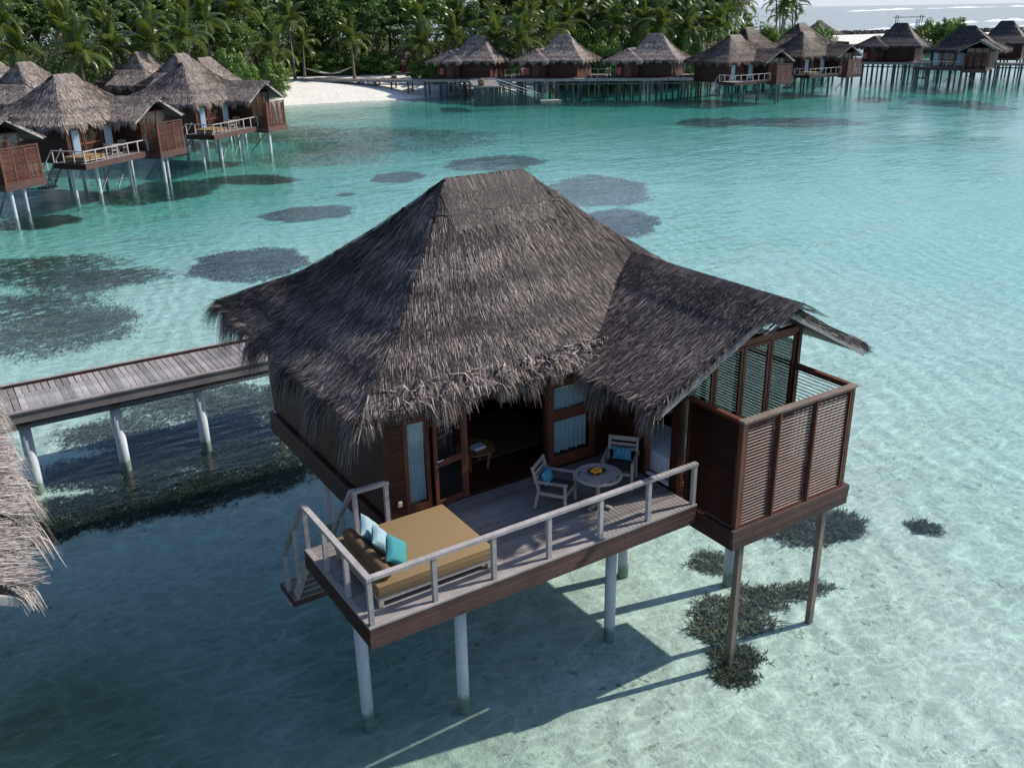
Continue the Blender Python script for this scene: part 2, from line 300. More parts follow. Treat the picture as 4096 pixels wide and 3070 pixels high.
class MB:
    def __init__(s): s.v = []; s.f = []; s.tn = []
    def add(s, vs, fs, tone=0.5):
        b = len(s.v); s.v += [tuple(v) for v in vs]
        for f in fs: s.f.append(tuple(b+i for i in f)); s.tn.append(tone)
        return s
    def box(s, x0, x1, y0, y1, z0, z1, tone=0.5):
        v = [(x, y, z) for z in (z0, z1) for y in (y0, y1) for x in (x0, x1)]
        return s.add(v, [(0, 2, 3, 1), (4, 5, 7, 6), (0, 1, 5, 4), (2, 6, 7, 3), (0, 4, 6, 2), (1, 3, 7, 5)], tone)
    def beam(s, p, q, w, h, up=(0, 0, 1), tone=0.5):
        p, q = Vector(p), Vector(q); d = (q-p).normalized(); up = Vector(up)
        a = d.cross(up)
        if a.length < 1e-4: a = d.cross(Vector((1, 0, 0)))
        a.normalize(); b = a.cross(d).normalized()
        v = [e+a*i*w/2+b*j*h/2 for e in (p, q) for (i, j) in ((-1, -1), (1, -1), (1, 1), (-1, 1))]
        return s.add(v, [(3, 2, 1, 0), (4, 5, 6, 7), (0, 1, 5, 4), (1, 2, 6, 5), (2, 3, 7, 6), (3, 0, 4, 7)], tone)
    def tube(s, pts, rad, n=8, tone=0.5, cap=True):
        pts = [Vector(p) for p in pts]; m_ = len(pts); vs = []
        rad = [rad]*m_ if not hasattr(rad, '__len__') else rad
        for i, p in enumerate(pts):
            d = (pts[min(i+1, m_-1)]-pts[max(i-1, 0)]).normalized()
            a = d.cross(Vector((0, 0, 1)));
            if a.length < 1e-3: a = Vector((1, 0, 0))
            a.normalize(); b = d.cross(a).normalized()
            for k in range(n):
                t = 2*math.pi*k/n; vs.append(p+(a*math.cos(t)+b*math.sin(t))*rad[i])
        fs = [(i*n+k, i*n+(k+1) % n, (i+1)*n+(k+1) % n, (i+1)*n+k) for i in range(m_-1) for k in range(n)]
        if cap: fs += [tuple(range(n-1, -1, -1)), tuple((m_-1)*n+k for k in range(n))]
        return s.add(vs, fs, tone)
    def mesh(s, name, mat, smooth=False):
        me = bpy.data.meshes.new(name); me.from_pydata(s.v, [], s.f)
        a = me.attributes.new('tone', 'FLOAT', 'FACE'); a.data.foreach_set('value', np.array(s.tn, np.float32))
        if smooth: me.polygons.foreach_set('use_smooth', np.ones(len(me.polygons), bool))
        me.materials.append(M[mat]); me.update(); return me
    def build(s, name, mat, parent=None, smooth=False, bevel=0):
        o = put(name, s.mesh(name, mat, smooth), parent)
        if bevel:
            b = o.modifiers.new('bevel', 'BEVEL'); b.width = bevel; b.segments = 1; b.limit_method = 'ANGLE'
        return o

KIDS = {}
def put(name, me, parent=None, loc=(0, 0, 0), rot=(0, 0, 0), scale=(1, 1, 1)):
    o = bpy.data.objects.new(name, me); COL.objects.link(o)
    o.location = loc; o.rotation_euler = rot; o.scale = scale
    if parent is not None: o.parent = parent; KIDS.setdefault(parent.name, []).append(o)
    return o
def thing(name, label, cat, loc=(0, 0, 0), rz=0, group=None):
    o = put(name, None, None, loc, (0, 0, rz)); o.empty_display_size = 0.3
    return tag(o, label, cat, group)
def tag(o, label, cat, group=None):
    o['label'] = label; o['category'] = cat
    if group: o['group'] = group
    return o
def copy_tree(o, parent=None):
    c = o.copy(); COL.objects.link(c)
    if parent is not None: c.parent = parent; KIDS.setdefault(parent.name, []).append(c)
    for ch in list(KIDS.get(o.name, [])): copy_tree(ch, c)
    return c
ORD = ['first', 'second', 'third', 'fourth', 'fifth', 'sixth', 'seventh', 'eighth', 'ninth', 'tenth', 'eleventh', 'twelfth', 'thirteenth', 'fourteenth', 'fifteenth', 'sixteenth', 'seventeenth', 'eighteenth', 'nineteenth', 'twentieth', 'twenty-first', 'twenty-second', 'twenty-third', 'twenty-fourth', 'twenty-fifth', 'twenty-sixth', 'twenty-seventh', 'twenty-eighth', 'twenty-ninth', 'thirtieth', 'thirty-first', 'thirty-second', 'thirty-third', 'thirty-fourth']
WZ = -3.4          # water level

# ------------------------------------------------------------------ ground, sea bed, water
LAND = [(-400, 40), (-150, 95), (-60, 108), (0, 117), (25, 124), (47.5, 133.5), (63, 130.3), (84, 130), (95, 136), (108, 147), (128, 160), (151, 158), (190, 186), (240, 206), (291, 222), (337, 216), (395, 193), (460, 160), (560, 100), (640, 130), (560, 200), (448, 247), (397, 289), (369, 294), (300, 345), (200, 390), (60, 420), (-200, 420), (-500, 300)]
def land_dist(X, Y):
    P = np.array(LAND); n = len(P); D = np.full(X.shape, 1e9); inside = np.zeros(X.shape, bool)
    for i in range(n):
        a, b = P[i], P[(i+1) % n]; e = b-a
        t = np.clip(((X-a[0])*e[0]+(Y-a[1])*e[1])/(e@e), 0, 1)
        D = np.minimum(D, np.hypot(X-a[0]-t*e[0], Y-a[1]-t*e[1]))
        c = ((a[1] > Y) != (b[1] > Y)) & (X < (b[0]-a[0])*(Y-a[1])/(b[1]-a[1]+1e-12)+a[0]); inside ^= c
    return np.where(inside, D, -D)
def wob(X, Y, s, seed):
    r_ = np.random.default_rng(seed); Z = np.zeros(np.shape(X))
    for k in range(7):
        a = r_.uniform(0, 6.28); f = s*r_.uniform(0.6, 1.6); Z = Z+np.sin((X*math.cos(a)+Y*math.sin(a))*f+r_.uniform(0, 6.28))
    return Z/7
def ground_z(X, Y):
    X = np.asarray(X, float); Y = np.asarray(Y, float)
    d = land_dist(X, Y)+wob(X, Y, 0.12, 3)*1.2
    up = WZ+(2.75-2.0*np.clip((X-190)/50, 0, 1))*(1-np.exp(-np.maximum(d, 0)/8))
    R0 = np.hypot(X-3, Y-3); sm = np.clip((R0-16)/55, 0, 1); sm = sm*sm*(3-2*sm)
    deep = 0.40+0.55*sm+0.10*wob(X, Y, 0.35, 5)+0.25*sm*wob(X, Y, 0.06, 6)
    # the flat west of the villa is a little deeper
    west = np.clip((4.5-X)/9, 0, 1)*np.clip((16-Y)/6, 0, 1); deep = deep+0.16*west
    ocean = np.clip((X*0.61+Y*0.79-420)/120, 0, 1); deep = deep+ocean*18
    dn = WZ-np.minimum(deep, np.maximum(-d, 0)*0.085+0.02)
    return np.where(d > 0, up, dn)
def axis(a, b, st, far):
    c = np.arange(a, b+st/2, st); g = st*1.6*np.cumsum(1.35**np.arange(0, 26)); g = g[g < far]
    return np.concatenate([(a-g)[::-1], c, b+g])
def grid(name, xs, ys, zf, mat, smooth=True):
    X, Y = np.meshgrid(xs, ys); Z = zf(X, Y); V = np.stack([X, Y, Z], -1).reshape(-1, 3)
    nx, ny = len(xs), len(ys); i = np.arange(nx*ny).reshape(ny, nx)
    Q = np.stack([i[:-1, :-1], i[:-1, 1:], i[1:, 1:], i[1:, :-1]], -1).reshape(-1, 4)
    return put(name, np_mesh(name, V, Q, mat, smooth=smooth))
xs = np.unique(np.concatenate([axis(-70, 420, 2.6, 30000), np.arange(-14, 26, 0.7)])); ys = np.unique(np.concatenate([axis(-30, 320, 2.6, 30000), np.arange(-10, 26, 0.7)]))
g = grid('sand', xs, ys, ground_z, 'sand'); g['kind'] = 'structure'
wm = MB().box(-28000, 28000, -28000, 28000, WZ-40, WZ)
o = wm.build('water', 'water'); o['kind'] = 'structure'

# ------------------------------------------------------------------ coral patches
def coral(name, label, blobs, n, size, group=None, bed=True, seed=0, gap=0.0, mat='coral'):
    """blobs: ellipses (x, y, half length, half width, angle); a thicket of small branches stands on the bottom inside them"""
    r_ = np.random.default_rng(seed+11); cx, cy = blobs[0][0], blobs[0][1]
    area = np.array([b[2]*b[3] for b in blobs]); P = []
    for b, k in zip(blobs, (n*area/area.sum()).astype(int)):
        th = r_.uniform(0, 6.283, k); rad = r_.uniform(0, 1, k)**0.56
        edge = 1+0.10*np.sin(th*2+seed)+0.07*np.sin(th*5+1.3*seed)+0.04*np.sin(th*11+seed*2)
        rad = rad*edge*(1+(0.05 if gap == 0 and size < 0.5 and b[2] > 2 else 0.13)*r_.normal(0, 1, k)*(rad > 0.6))
        a = math.radians(b[4]); ex, ey = rad*np.cos(th)*b[2], rad*np.sin(th)*b[3]
        P.append(np.stack([b[0]+ex*math.cos(a)-ey*math.sin(a), b[1]+ex*math.sin(a)+ey*math.cos(a)], 1))
    P = np.concatenate(P); n = len(P)
    if gap > 0:
        kk = wob(P[:, 0], P[:, 1]*2.2, 1.6/size**0.5, seed+2) < gap; P = P[kk]; n = len(P)
    z0 = ground_z(P[:, 0], P[:, 1]); base = np.column_stack([P, z0-0.02])
    clump = 0.55+0.45*wob(P[:, 0], P[:, 1], 2.4/size, seed+5)
    base[:, 2] += size*0.6*r_.uniform(0, 1, n)**1.5*clump
    V = []; T = []
    for br in range(5):
        a = r_.uniform(0, 6.283, n); tilt = r_.uniform(0.5, 1.85, n); L = size*r_.uniform(0.3, 0.85, n)
        d = np.column_stack([np.cos(a)*np.sin(tilt), np.sin(a)*np.sin(tilt), np.cos(tilt)*0.8])
        b2 = a+1.57; s_ = np.column_stack([np.cos(b2), np.sin(b2), np.zeros(n)])*(size*0.06)
        tip = base+d*L[:, None]
        top = np.maximum(tip[:, 2], 0)*0+np.minimum(tip[:, 2], WZ-0.06); tip[:, 2] = top
        V.append(np.stack([base-s_, base+s_, tip+s_*0.45, tip-s_*0.45], 1)); T.append(r_.uniform(0.15, 1, n)*(0.4+0.6*clump))
    V = np.concatenate(V).reshape(-1, 3); Q = np.arange(len(V)).reshape(-1, 4); T = np.concatenate(T)
    V[:, 2] = np.minimum(V[:, 2], WZ-0.03)
    V -= np.array([cx, cy, WZ-1])
    ob = put(name, np_mesh(name, V, Q, mat, T), None, (cx, cy, WZ-1))
    return tag(ob, label, 'coral', group)
GC = 'dark coral patches on the lagoon floor'
for nm_, label, blobs, n, size, gap in (
    ('coral_patch', 'big ragged coral field with pale sand gaps at the left edge above the walkway', [(0.6, 49.0, 4.6, 2.6, -37), (2.6, 43.0, 3.6, 2.6, -36), (-1.3, 39.1, 3.37, 3.2, -36), (1.0, 45.0, 5.6, 1.8, -36)], 25600, 0.20, 0.30),
    ('coral_patch', 'smaller coral field just above the left part of the walkway', [(-0.9, 33.4, 3.6, 2.9, -36), (1.0, 35.0, 2.3, 1.8, -36)], 11200, 0.18, 0.45),
    ('coral_patch', 'round dark coral patch left of the peak of the big roof', [(10.9, 41.2, 3.62, 3.8, -36)], 12800, 0.18, 9),
    ('coral_patch', 'flat oval coral patch above the round one beside the big roof', [(19.8, 54.7, 3.13, 3.2, -38)], 8000, 0.19, 9),
    ('coral_patch', 'tiny dark coral spot in the open water above the oval patch', [(25.5, 60.8, 0.7, 0.9, -38)], 480, 0.18, 9),
    ('coral_patch', 'wide coral patch touching the upper right slope of the big roof', [(42.7, 48.6, 4.53, 6.6, -38)], 12800, 0.22, 9),
    ('coral_patch', 'coral patch half hidden by the right slope of the big roof', [(35.9, 37.5, 3.03, 4.3, -37)], 9600, 0.20, 9),
    ('coral_patch', 'long thin coral patch just above the ridge of the big roof', [(44.0, 66.7, 5.04, 4.3, -39)], 8000, 0.24, 9),
    ('coral_patch', 'small coral patch up and left of the ridge of the big roof', [(32.8, 65.7, 2.51, 2.68, -39)], 4000, 0.24, 9),
    ('coral_patch', 'very wide dark coral bank between the left villas and the beach', [(43.3, 90.4, 12.0, 12, -40), (32.7, 83.0, 7.01, 8.0, -40), (36.0, 104, 7.1, 9, -41)], 24000, 0.30, 0.55),
    ('coral_patch', 'coral bank under the posts of the left villas', [(13.0, 72.3, 5.18, 5.6, -38)], 11200, 0.24, 9),
    ('coral_patch', 'narrow coral tongue reaching right from the bank under the left villas', [(21.3, 73.0, 4.6, 2.4, -39)], 5600, 0.24, 9),
    ('coral_patch', 'dark coral patch by the foremost left villa post', [(2.2, 64.3, 2.79, 2.8, -37)], 5600, 0.24, 9),
    ('coral_patch', 'distant coral patch behind the right jetty villas', [(124.7, 84.0, 2.62, 4.6, -44)], 2400, 0.36, 9),
    ('coral_patch', 'far coral patch under the reflection of the rightmost villas', [(127.5, 72.7, 5.91, 4.6, -43), (125.8, 65.6, 3.67, 4.4, -43)], 5600, 0.36, 9),
    ('coral_patch', 'far broad coral patch in front of the louvred corner of the middle right villa', [(84.4, 77.9, 4.4, 5.5, -42), (92.6, 71.0, 8.0, 5.5, -42)], 8000, 0.36, 9),  # dark colour also takes in a roof's reflection on the water
    ('coral_patch', 'coral thicket below the plank walkway behind the big villa', [(2.6, 21.0, 3.4, 1.7, -35), (5.0, 19.0, 2.0, 1.8, -35), (-0.9, 20.0, 1.8, 1.2, -35)], 10000, 0.20, 0.7),
    ('coral_patch', 'broad blackish dark and shade toned coral belt between the walkway piles and the deck stairs', [(1.6, 17.4, 3.0, 1.9, -30), (-1.4, 17.0, 2.2, 1.3, -30), (-2.5, 14.6, 2.1, 1.1, -35), (-0.2, 14.4, 2.2, 1.4, -35), (2.4, 14.4, 2.0, 1.7, -35), (-3.8, 14.0, 0.9, 0.7, -34)], 24000, 0.19, 0.9),  # near-black colour stands in for a shadow across this belt
    ('coral_patch', 'rounded coral thicket behind the right shower post', [(13.7, 2.0, 0.95, 0.75, -34), (14.7, 1.7, 0.72, 0.80, -34)], 1564, 0.24, 9),
    ('coral_patch', 'small coral bush beside the algae covered pile', [(10.5, 2.3, 0.58, 0.48, -34)], 476, 0.21, 9),
    ('coral_patch', 'bushy coral thicket at the foot of the left shower post', [(9.3, 0.35, 0.85, 0.7, -34), (10.3, 0.5, 0.6, 0.5, -34), (8.5, 0.2, 0.5, 0.4, -34)], 1632, 0.24, 9),
    ('coral_patch', 'narrow arm of coral reaching the foot of the right shower post', [(11.2, 0.25, 1.05, 0.32, -20)], 544, 0.21, 9),
    ('coral_patch', 'loose ring of coral in front of the left shower post', [(8.25, -0.8, 0.62, 0.42, -34), (7.75, -1.2, 0.5, 0.30, -34)], 680, 0.21, 0.35),
    ('coral_patch', 'little lone coral bush on the bright sand at the right', [(16.6, 0.3, 0.46, 0.34, -34)], 420, 0.19, 9)):
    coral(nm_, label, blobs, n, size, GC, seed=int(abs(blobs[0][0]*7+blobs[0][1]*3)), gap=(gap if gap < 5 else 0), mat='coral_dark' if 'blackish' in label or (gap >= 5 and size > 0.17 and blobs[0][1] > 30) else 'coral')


# ------------------------------------------------------------------ thatched roofs
GT = np.linspace(-0.3, 1.3, 161)
GV = np.interp(GT, [-0.3, 0, .2, .4, .7, 1, 1.3], [-.25, 0, .15, .29, .62, 1, 1.38])
GV = np.convolve(np.pad(GV, 8, mode='reflect', reflect_type='odd'), np.hanning(17)/np.hanning(17).sum(), mode='valid')
def prof(t): return np.interp(t, GT, GV)
class Hip:
    """a hipped or gabled roof body as a height field; ends: 'hip' or 'gable' per side"""
    def __init__(s, x0, x1, y0, y1, r0, r1, ze, zr, curve=1.0): s.__dict__.update(locals())
    def t4(s, x, y):
        (ax, ay), (bx, by) = s.r0, s.r1; big = np.full(np.shape(x), 9.0)
        l = (x-s.x0)/(ax-s.x0) if ax > s.x0 else big; r_ = (s.x1-x)/(s.x1-bx) if bx < s.x1 else big
        f = (y-s.y0)/(ay-s.y0) if ay > s.y0 else big; b = (s.y1-y)/(s.y1-by) if by < s.y1 else big
        return np.stack([l, r_, f, b])
    def z(s, x, y):
        t = s.t4(x, y).min(0); g = s.curve*prof(t)+(1-s.curve)*t
        z = s.ze+(s.zr-s.ze)*np.minimum(g, 1.0)
        return np.where((x < s.x0-1e-6) | (x > s.x1+1e-6) | (y < s.y0-1e-6) | (y > s.y1+1e-6), -99, z)
    def down(s, x, y):
        T = s.t4(x, y); k = T.argmin(0); t = T.min(0); (ax, ay), (bx, by) = s.r0, s.r1
        dx = np.zeros(np.shape(x)); dy = np.zeros(np.shape(x))
        rx = np.where(k == 0, ax, bx); ry = np.where(k == 2, ay, by)
        # point of the ridge this line of thatch comes from
        ux = (x-(s.x0*(1-t)+ax*t))/np.maximum((s.x1-s.x0)*(1-t)+(bx-ax)*t, 1e-6); uy = (y-(s.y0*(1-t)+ay*t))/np.maximum((s.y1-s.y0)*(1-t)+(by-ay)*t, 1e-6)
        rx = np.where(k < 2, rx, ax+np.clip(ux, 0, 1)*(bx-ax)); ry = np.where(k >= 2, ry, ay+np.clip(uy, 0, 1)*(by-ay))
        dx, dy = x-rx, y-ry; nrm = np.hypot(dx, dy)+1e-9
        # lean halfway towards the plain fall line
        fx = np.select([k == 0, k == 1], [-1.0, 1.0], 0.0); fy = np.select([k == 2, k == 3], [-1.0, 1.0], 0.0)
        dx, dy = 0.6*dx/nrm+0.4*fx, 0.6*dy/nrm+0.4*fy; nrm = np.hypot(dx, dy)+1e-9
        return dx/nrm, dy/nrm, t

def roof_shell(bodies, mat, thick=0.26, step=0.25):
    V = []; Q = []
    for h in bodies:
        nx = max(6, int((h.x1-h.x0)/step)); ny = max(6, int((h.y1-h.y0)/step))
        xa = np.unique(np.concatenate([np.linspace(h.x0, h.x1, nx+1), [h.r0[0], h.r1[0]]])); ya = np.unique(np.concatenate([np.linspace(h.y0, h.y1, ny+1), [h.r0[1], h.r1[1]]]))
        X, Y = np.meshgrid(xa, ya); Z = h.z(X, Y)
        for sgn, dz in ((1, 0.0), (-1, -thick)):
            b = sum(len(v) for v in V); V.append(np.stack([X, Y, Z+dz], -1).reshape(-1, 3))
            i = np.arange(X.size).reshape(X.shape)+b
            q = np.stack([i[:-1, :-1], i[:-1, 1:], i[1:, 1:], i[1:, :-1]], -1).reshape(-1, 4)
            Q.append(q if sgn > 0 else q[:, ::-1])
        n = X.size; i = np.arange(n).reshape(X.shape)+b-n
        ring = np.concatenate([i[0, :], i[1:, -1], i[-1, -2::-1], i[-2:0:-1, 0]]); nx_ = np.roll(ring, -1)
        Q.append(np.stack([ring, ring+n, nx_+n, nx_], 1))
    V = np.concatenate(V); Q = np.concatenate(Q)
    return np_mesh('roof', V, Q, mat, np.full(len(Q), 0.12), True)

def strands_mesh(bodies, n, width, length, mat, seed, fringe=0, fl=0.55, skip=(), lift=0.05, tone0=0.0, cap=True):
    r_ = np.random.default_rng(seed); VV = []; TT = []
    areas = np.array([(h.x1-h.x0)*(h.y1-h.y0) for h in bodies])
    for bi, h in enumerate(bodies):
        k = int(n*areas[bi]/areas.sum()); x = r_.uniform(h.x0, h.x1, k); y = r_.uniform(h.y0, h.y1, k)
        # courses of thatch: gather the strand heads on rows
        dx, dy, t = h.down(x, y); z = h.z(x, y)
        oth = np.max([o_.z(x, y) for j, o_ in enumerate(bodies) if j != bi] or [np.full(k, -99.)], 0)
        ok = (z > oth-0.05) & (t < 0.99); x, y, z, dx, dy, t = [a[ok] for a in (x, y, z, dx, dy, t)]; k = len(x)
        a = r_.normal(0, 0.13, k)+(r_.uniform(0, 1, k) < 0.05)*r_.normal(0, 0.9, k); c, s_ = np.cos(a), np.sin(a); dx, dy = dx*c-dy*s_, dx*s_+dy*c
        L = length*r_.uniform(0.5, 1.3, k); e = 0.05
        dz = (h.z(np.clip(x+dx*e, h.x0, h.x1), np.clip(y+dy*e, h.y0, h.y1))-z)/e; dz = np.clip(dz, -2.5, 0.3)
        D = np.stack([dx, dy, dz], 1); D /= np.linalg.norm(D, axis=1)[:, None]
        S = np.stack([-dy, dx, np.zeros(k)], 1); N = np.cross(D, S); N *= np.sign(N[:, 2:3])
        tw = r_.normal(0, 0.16, k)[:, None]; S2 = S*np.cos(tw)+N*np.sin(tw)
        W_ = (width*r_.uniform(0.5, 1.3, k))[:, None]
        row = np.sin(t*(h.zr-h.ze)*9.0+0.5*np.sin(x*0.9+y*0.7))      # rows
        P0 = np.stack([x, y, z], 1)+N*(0.005+0.02*r_.uniform(0, 1, k))[:, None]
        P1 = P0+D*L[:, None]+N*(lift*r_.uniform(0.1, 1.0, k)*(1+0.7*row))[:, None]
        VV.append(np.stack([P0-S2*W_/2, P0+S2*W_/2, P1+S2*W_*0.3, P1-S2*W_*0.3], 1))
        tn = 0.42+0.33*r_.normal(0, 1, k)+(0.13 if bi == 0 else 0.05)*row+tone0; tn += (r_.uniform(0, 1, k) < 0.09)*0.4
        TT.append(tn)
        # ridge covering: shorter strands laid over the ridge in a raised band
        if cap and h.r0 != h.r1:
            kc = int(n*0.03); u = r_.uniform(-0.13, 1.13, kc); sgn = r_.choice([-1, 1], kc)
            ax = np.array(h.r0); bx = np.array(h.r1); al = (bx-ax)/np.linalg.norm(bx-ax); ac = np.array([-al[1], al[0]])
            Pc = ax+(bx-ax)*u[:, None]; off = r_.uniform(0, 0.75, kc)**1.3; q0 = Pc+ac*(sgn*off)[:, None]; q1 = Pc+ac*(sgn*(off+0.28))[:, None]+al*r_.normal(0, 0.04, kc)[:, None]
            za = np.maximum(h.z(np.clip(q0[:, 0], h.x0, h.x1), np.clip(q0[:, 1], h.y0, h.y1)), h.ze)+0.03; zb = np.maximum(h.z(np.clip(q1[:, 0], h.x0, h.x1), np.clip(q1[:, 1], h.y0, h.y1)), h.ze)+0.06
            A_ = np.column_stack([q0, za]); B_ = np.column_stack([q1, zb]); S_ = np.column_stack([np.tile(al, (kc, 1)), np.zeros(kc)])*width*0.7
            VV.append(np.stack([A_-S_, A_+S_, B_+S_*0.7, B_-S_*0.7], 1)); TT.append(0.36+0.22*r_.normal(0, 1, kc)+tone0)
        # ragged cut ends of thatch along an open gable
        if h.r0[1] == h.y0 and cap:
            kg = int(n*0.012); x = r_.uniform(h.x0, h.x1, kg); y = h.y0+r_.uniform(-0.04, 0.10, kg); z = h.z(x, np.full(kg, h.y0))-r_.uniform(0.0, 0.17, kg)
            sx = np.where(x < h.r0[0], -1.0, 1.0); sl_ = (h.zr-h.ze)/(h.r0[0]-h.x0); D = np.stack([sx*0.8+r_.normal(0, .15, kg), -0.45+r_.normal(0, .3, kg), -sl_*0.8-0.15+r_.normal(0, .15, kg)], 1)
            L = r_.uniform(0.08, 0.22, kg)[:, None]; P0 = np.stack([x, y, z], 1); P1 = P0+D*L; S = np.stack([np.zeros(kg), np.ones(kg)*0.5, np.ones(kg)], 1)*(width*0.6)
            VV.append(np.stack([P0-S, P0+S, P1+S*.5, P1-S*.5], 1)); TT.append(0.45+0.25*r_.normal(0, 1, kg)+tone0)
        # eave fringe
        if fringe:
            sides = [((h.x0, h.y0), (h.x1, h.y0), (0, -1), 'f'), ((h.x0, h.y1), (h.x1, h.y1), (0, 1), 'b'), ((h.x0, h.y0), (h.x0, h.y1), (-1, 0), 'l'), ((h.x1, h.y0), (h.x1, h.y1), (1, 0), 'r')]
            per = sum(math.dist(p, q) for p, q, _, _ in sides)
            for p, q, out, nm in sides:
                if (bi, nm) in skip: continue
                kf = int(fringe*math.dist(p, q)/per); u = r_.uniform(0, 1, kf)
                # tufts
                u = np.clip(u+0.012*np.sin(u*math.dist(p, q)*5.0)+r_.normal(0, 0.004, kf), 0, 1)
                x = p[0]+(q[0]-p[0])*u-out[0]*r_.uniform(0, 0.22, kf); y = p[1]+(q[1]-p[1])*u-out[1]*r_.uniform(0, 0.22, kf)
                oth = np.max([o_.z(x+out[0]*0.2, y+out[1]*0.2) for j, o_ in enumerate(bodies) if j != bi] or [np.full(kf, -99.)], 0); z = h.z(x, y)
                ok = oth < z-0.15; x, y, z = x[ok], y[ok], z[ok]; kf = len(x); uu_ = u[ok]
                vs = r_.normal(0, 0.33, kf); ox = out[0]+(-out[1])*vs; oy = out[1]+out[0]*vs
                # corners splay outwards
                cn = (np.clip(1-uu_*per/5, 0, 1)-np.clip(1-(1-uu_)*per/5, 0, 1))*0.45
                ox -= (q[0]-p[0])/math.dist(p, q)*cn; oy -= (q[1]-p[1])/math.dist(p, q)*cn
                tuft = 0.75+0.35*np.sin(uu_*math.dist(p, q)*3.3+2)+0.2*np.sin(uu_*math.dist(p, q)*8.7)
                L = (fl*(0.45 if (bi == 1 and nm == 'r') else 1.85 if nm == 'l' and bi == 0 and fringe > 20000 else 1.2 if nm == 'l' else 1))*r_.uniform(0.45, 1.15, kf)*tuft; w_ = width*r_.uniform(0.5, 1.1, kf)
                P0 = np.stack([x, y, z-r_.uniform(-0.03, 0.16, kf)], 1)
                P1 = P0+np.stack([ox*0.55, oy*0.55, -0.30-0.25*r_.uniform(0, 1, kf)], 1)*L[:, None]
                P2 = P1+np.stack([ox*0.25, oy*0.25, -0.75-0.3*r_.uniform(0, 1, kf)], 1)*(L*0.75)[:, None]
                S = np.stack([-oy, ox, r_.normal(0, 0.4, kf)], 1); S /= np.linalg.norm(S, axis=1)[:, None]; S *= w_[:, None]/2
                tn = 0.52+0.22*r_.normal(0, 1, kf)+tone0+(r_.uniform(0, 1, kf) < 0.12)*0.3
                VV.append(np.stack([P0-S, P0+S, P1+S*0.9, P1-S*0.9], 1)); TT.append(tn)
                VV.append(np.stack([P1-S*0.9, P1+S*0.9, P2+S*0.25, P2-S*0.25], 1)); TT.append(tn)
                if nm == 'f' and fringe > 20000:      # broad dry leaf bases sticking out in tufts over the deck
                    kb = 420; ub = np.clip(np.concatenate([r_.normal(0.52, 0.10, kb//2), r_.uniform(0.03, 0.62, kb-kb//2)]), 0.01, 0.66); xb = p[0]+(q[0]-p[0])*ub; yb = np.full(kb, p[1]+0.12)+r_.uniform(-0.1, 0.25, kb)
                    zb_ = h.z(xb, np.maximum(yb, h.y0))+0.03; an = r_.normal(-1.57, 0.9, kb); ln = r_.uniform(0.12, 0.34, kb)[:, None]
                    B0 = np.stack([xb, yb, zb_], 1); B1 = B0+np.stack([np.cos(an), np.sin(an), r_.uniform(-0.3, 0.45, kb)], 1)*ln; B2 = B1+np.stack([np.cos(an)*0.6, np.sin(an)*0.6, -r_.uniform(0.4, 1.3, kb)], 1)*ln*0.8
                    Sb = np.stack([-np.sin(an), np.cos(an), r_.normal(0, .5, kb)], 1)*(0.014*r_.uniform(.5, 1.3, kb))[:, None]; tb = 0.72+0.2*r_.normal(0, 1, kb)
                    VV.append(np.stack([B0-Sb, B0+Sb, B1+Sb, B1-Sb], 1)); TT.append(tb); VV.append(np.stack([B1-Sb, B1+Sb, B2+Sb*.3, B2-Sb*.3], 1)); TT.append(tb)
    V = np.concatenate(VV).reshape(-1, 3); T = np.clip(np.concatenate(TT), 0, 1)
    return np_mesh('thatch', V, np.arange(len(V)).reshape(-1, 4), mat, T)

A_MAIN = Hip(1.2, 12.6, 2.58, 11.8, (5.3, 6.35), (7.4, 6.35), 2.66, 6.14)
A_WING = Hip(6.25, 12.45, 0.0, 5.2, (9.4, 0.0), (9.4, 5.2), 2.55, 4.18, 0.35)
B_MAIN = Hip(1.2, 9.6, -1.1, 8.0, (3.9, 3.45), (5.9, 3.45), 2.45, 6.0)
B_PORCH = Hip(-1.6, 4.3, -2.0, 4.0, (1.35, 0.3), (1.35, 4.0), 2.35, 3.95, 0.4)
SKIP_A = ((1, 'f'), (1, 'b'))
roofA_shell = roof_shell([A_MAIN, A_WING], 'thatch'); roofA_hi = strands_mesh([A_MAIN, A_WING], 210000, 0.0135, 0.26, 'thatch', 1, 28000, 0.38, SKIP_A, 0.014)
roofA_lo = strands_mesh([A_MAIN, A_WING], 26000, 0.05, 0.38, 'thatch_far', 2, 6500, 0.48, SKIP_A, 0.018, 0.08)
roofB_shell = roof_shell([B_MAIN, B_PORCH], 'thatch_far', step=0.5); roofB_lo = strands_mesh([B_MAIN, B_PORCH], 20000, 0.05, 0.38, 'thatch_far', 3, 6000, 0.48, ((1, 'b'),), 0.018, 0.05)
roofA_far_shell = roof_shell([A_MAIN, A_WING], 'thatch_far', step=0.5)
NB = [Hip(A_MAIN.x1-2.2, A_MAIN.x1, 2.05, 10.8, (A_MAIN.x1-2.2, 2.05), (A_MAIN.x1-2.2, 10.8), 2.60, 4.1), Hip(9.4, 12.45, 0.0, 5.2, (9.4, 0.0), (9.4, 5.2), 2.55, 4.18, 0.35)]
roofN_hi = strands_mesh(NB, 34000, 0.018, 0.36, 'thatch_pale', 9, 14000, 0.62, ((0, 'f'), (0, 'b'), (0, 'l'), (1, 'f'), (1, 'b'), (1, 'l')), 0.06, 0.1, False)

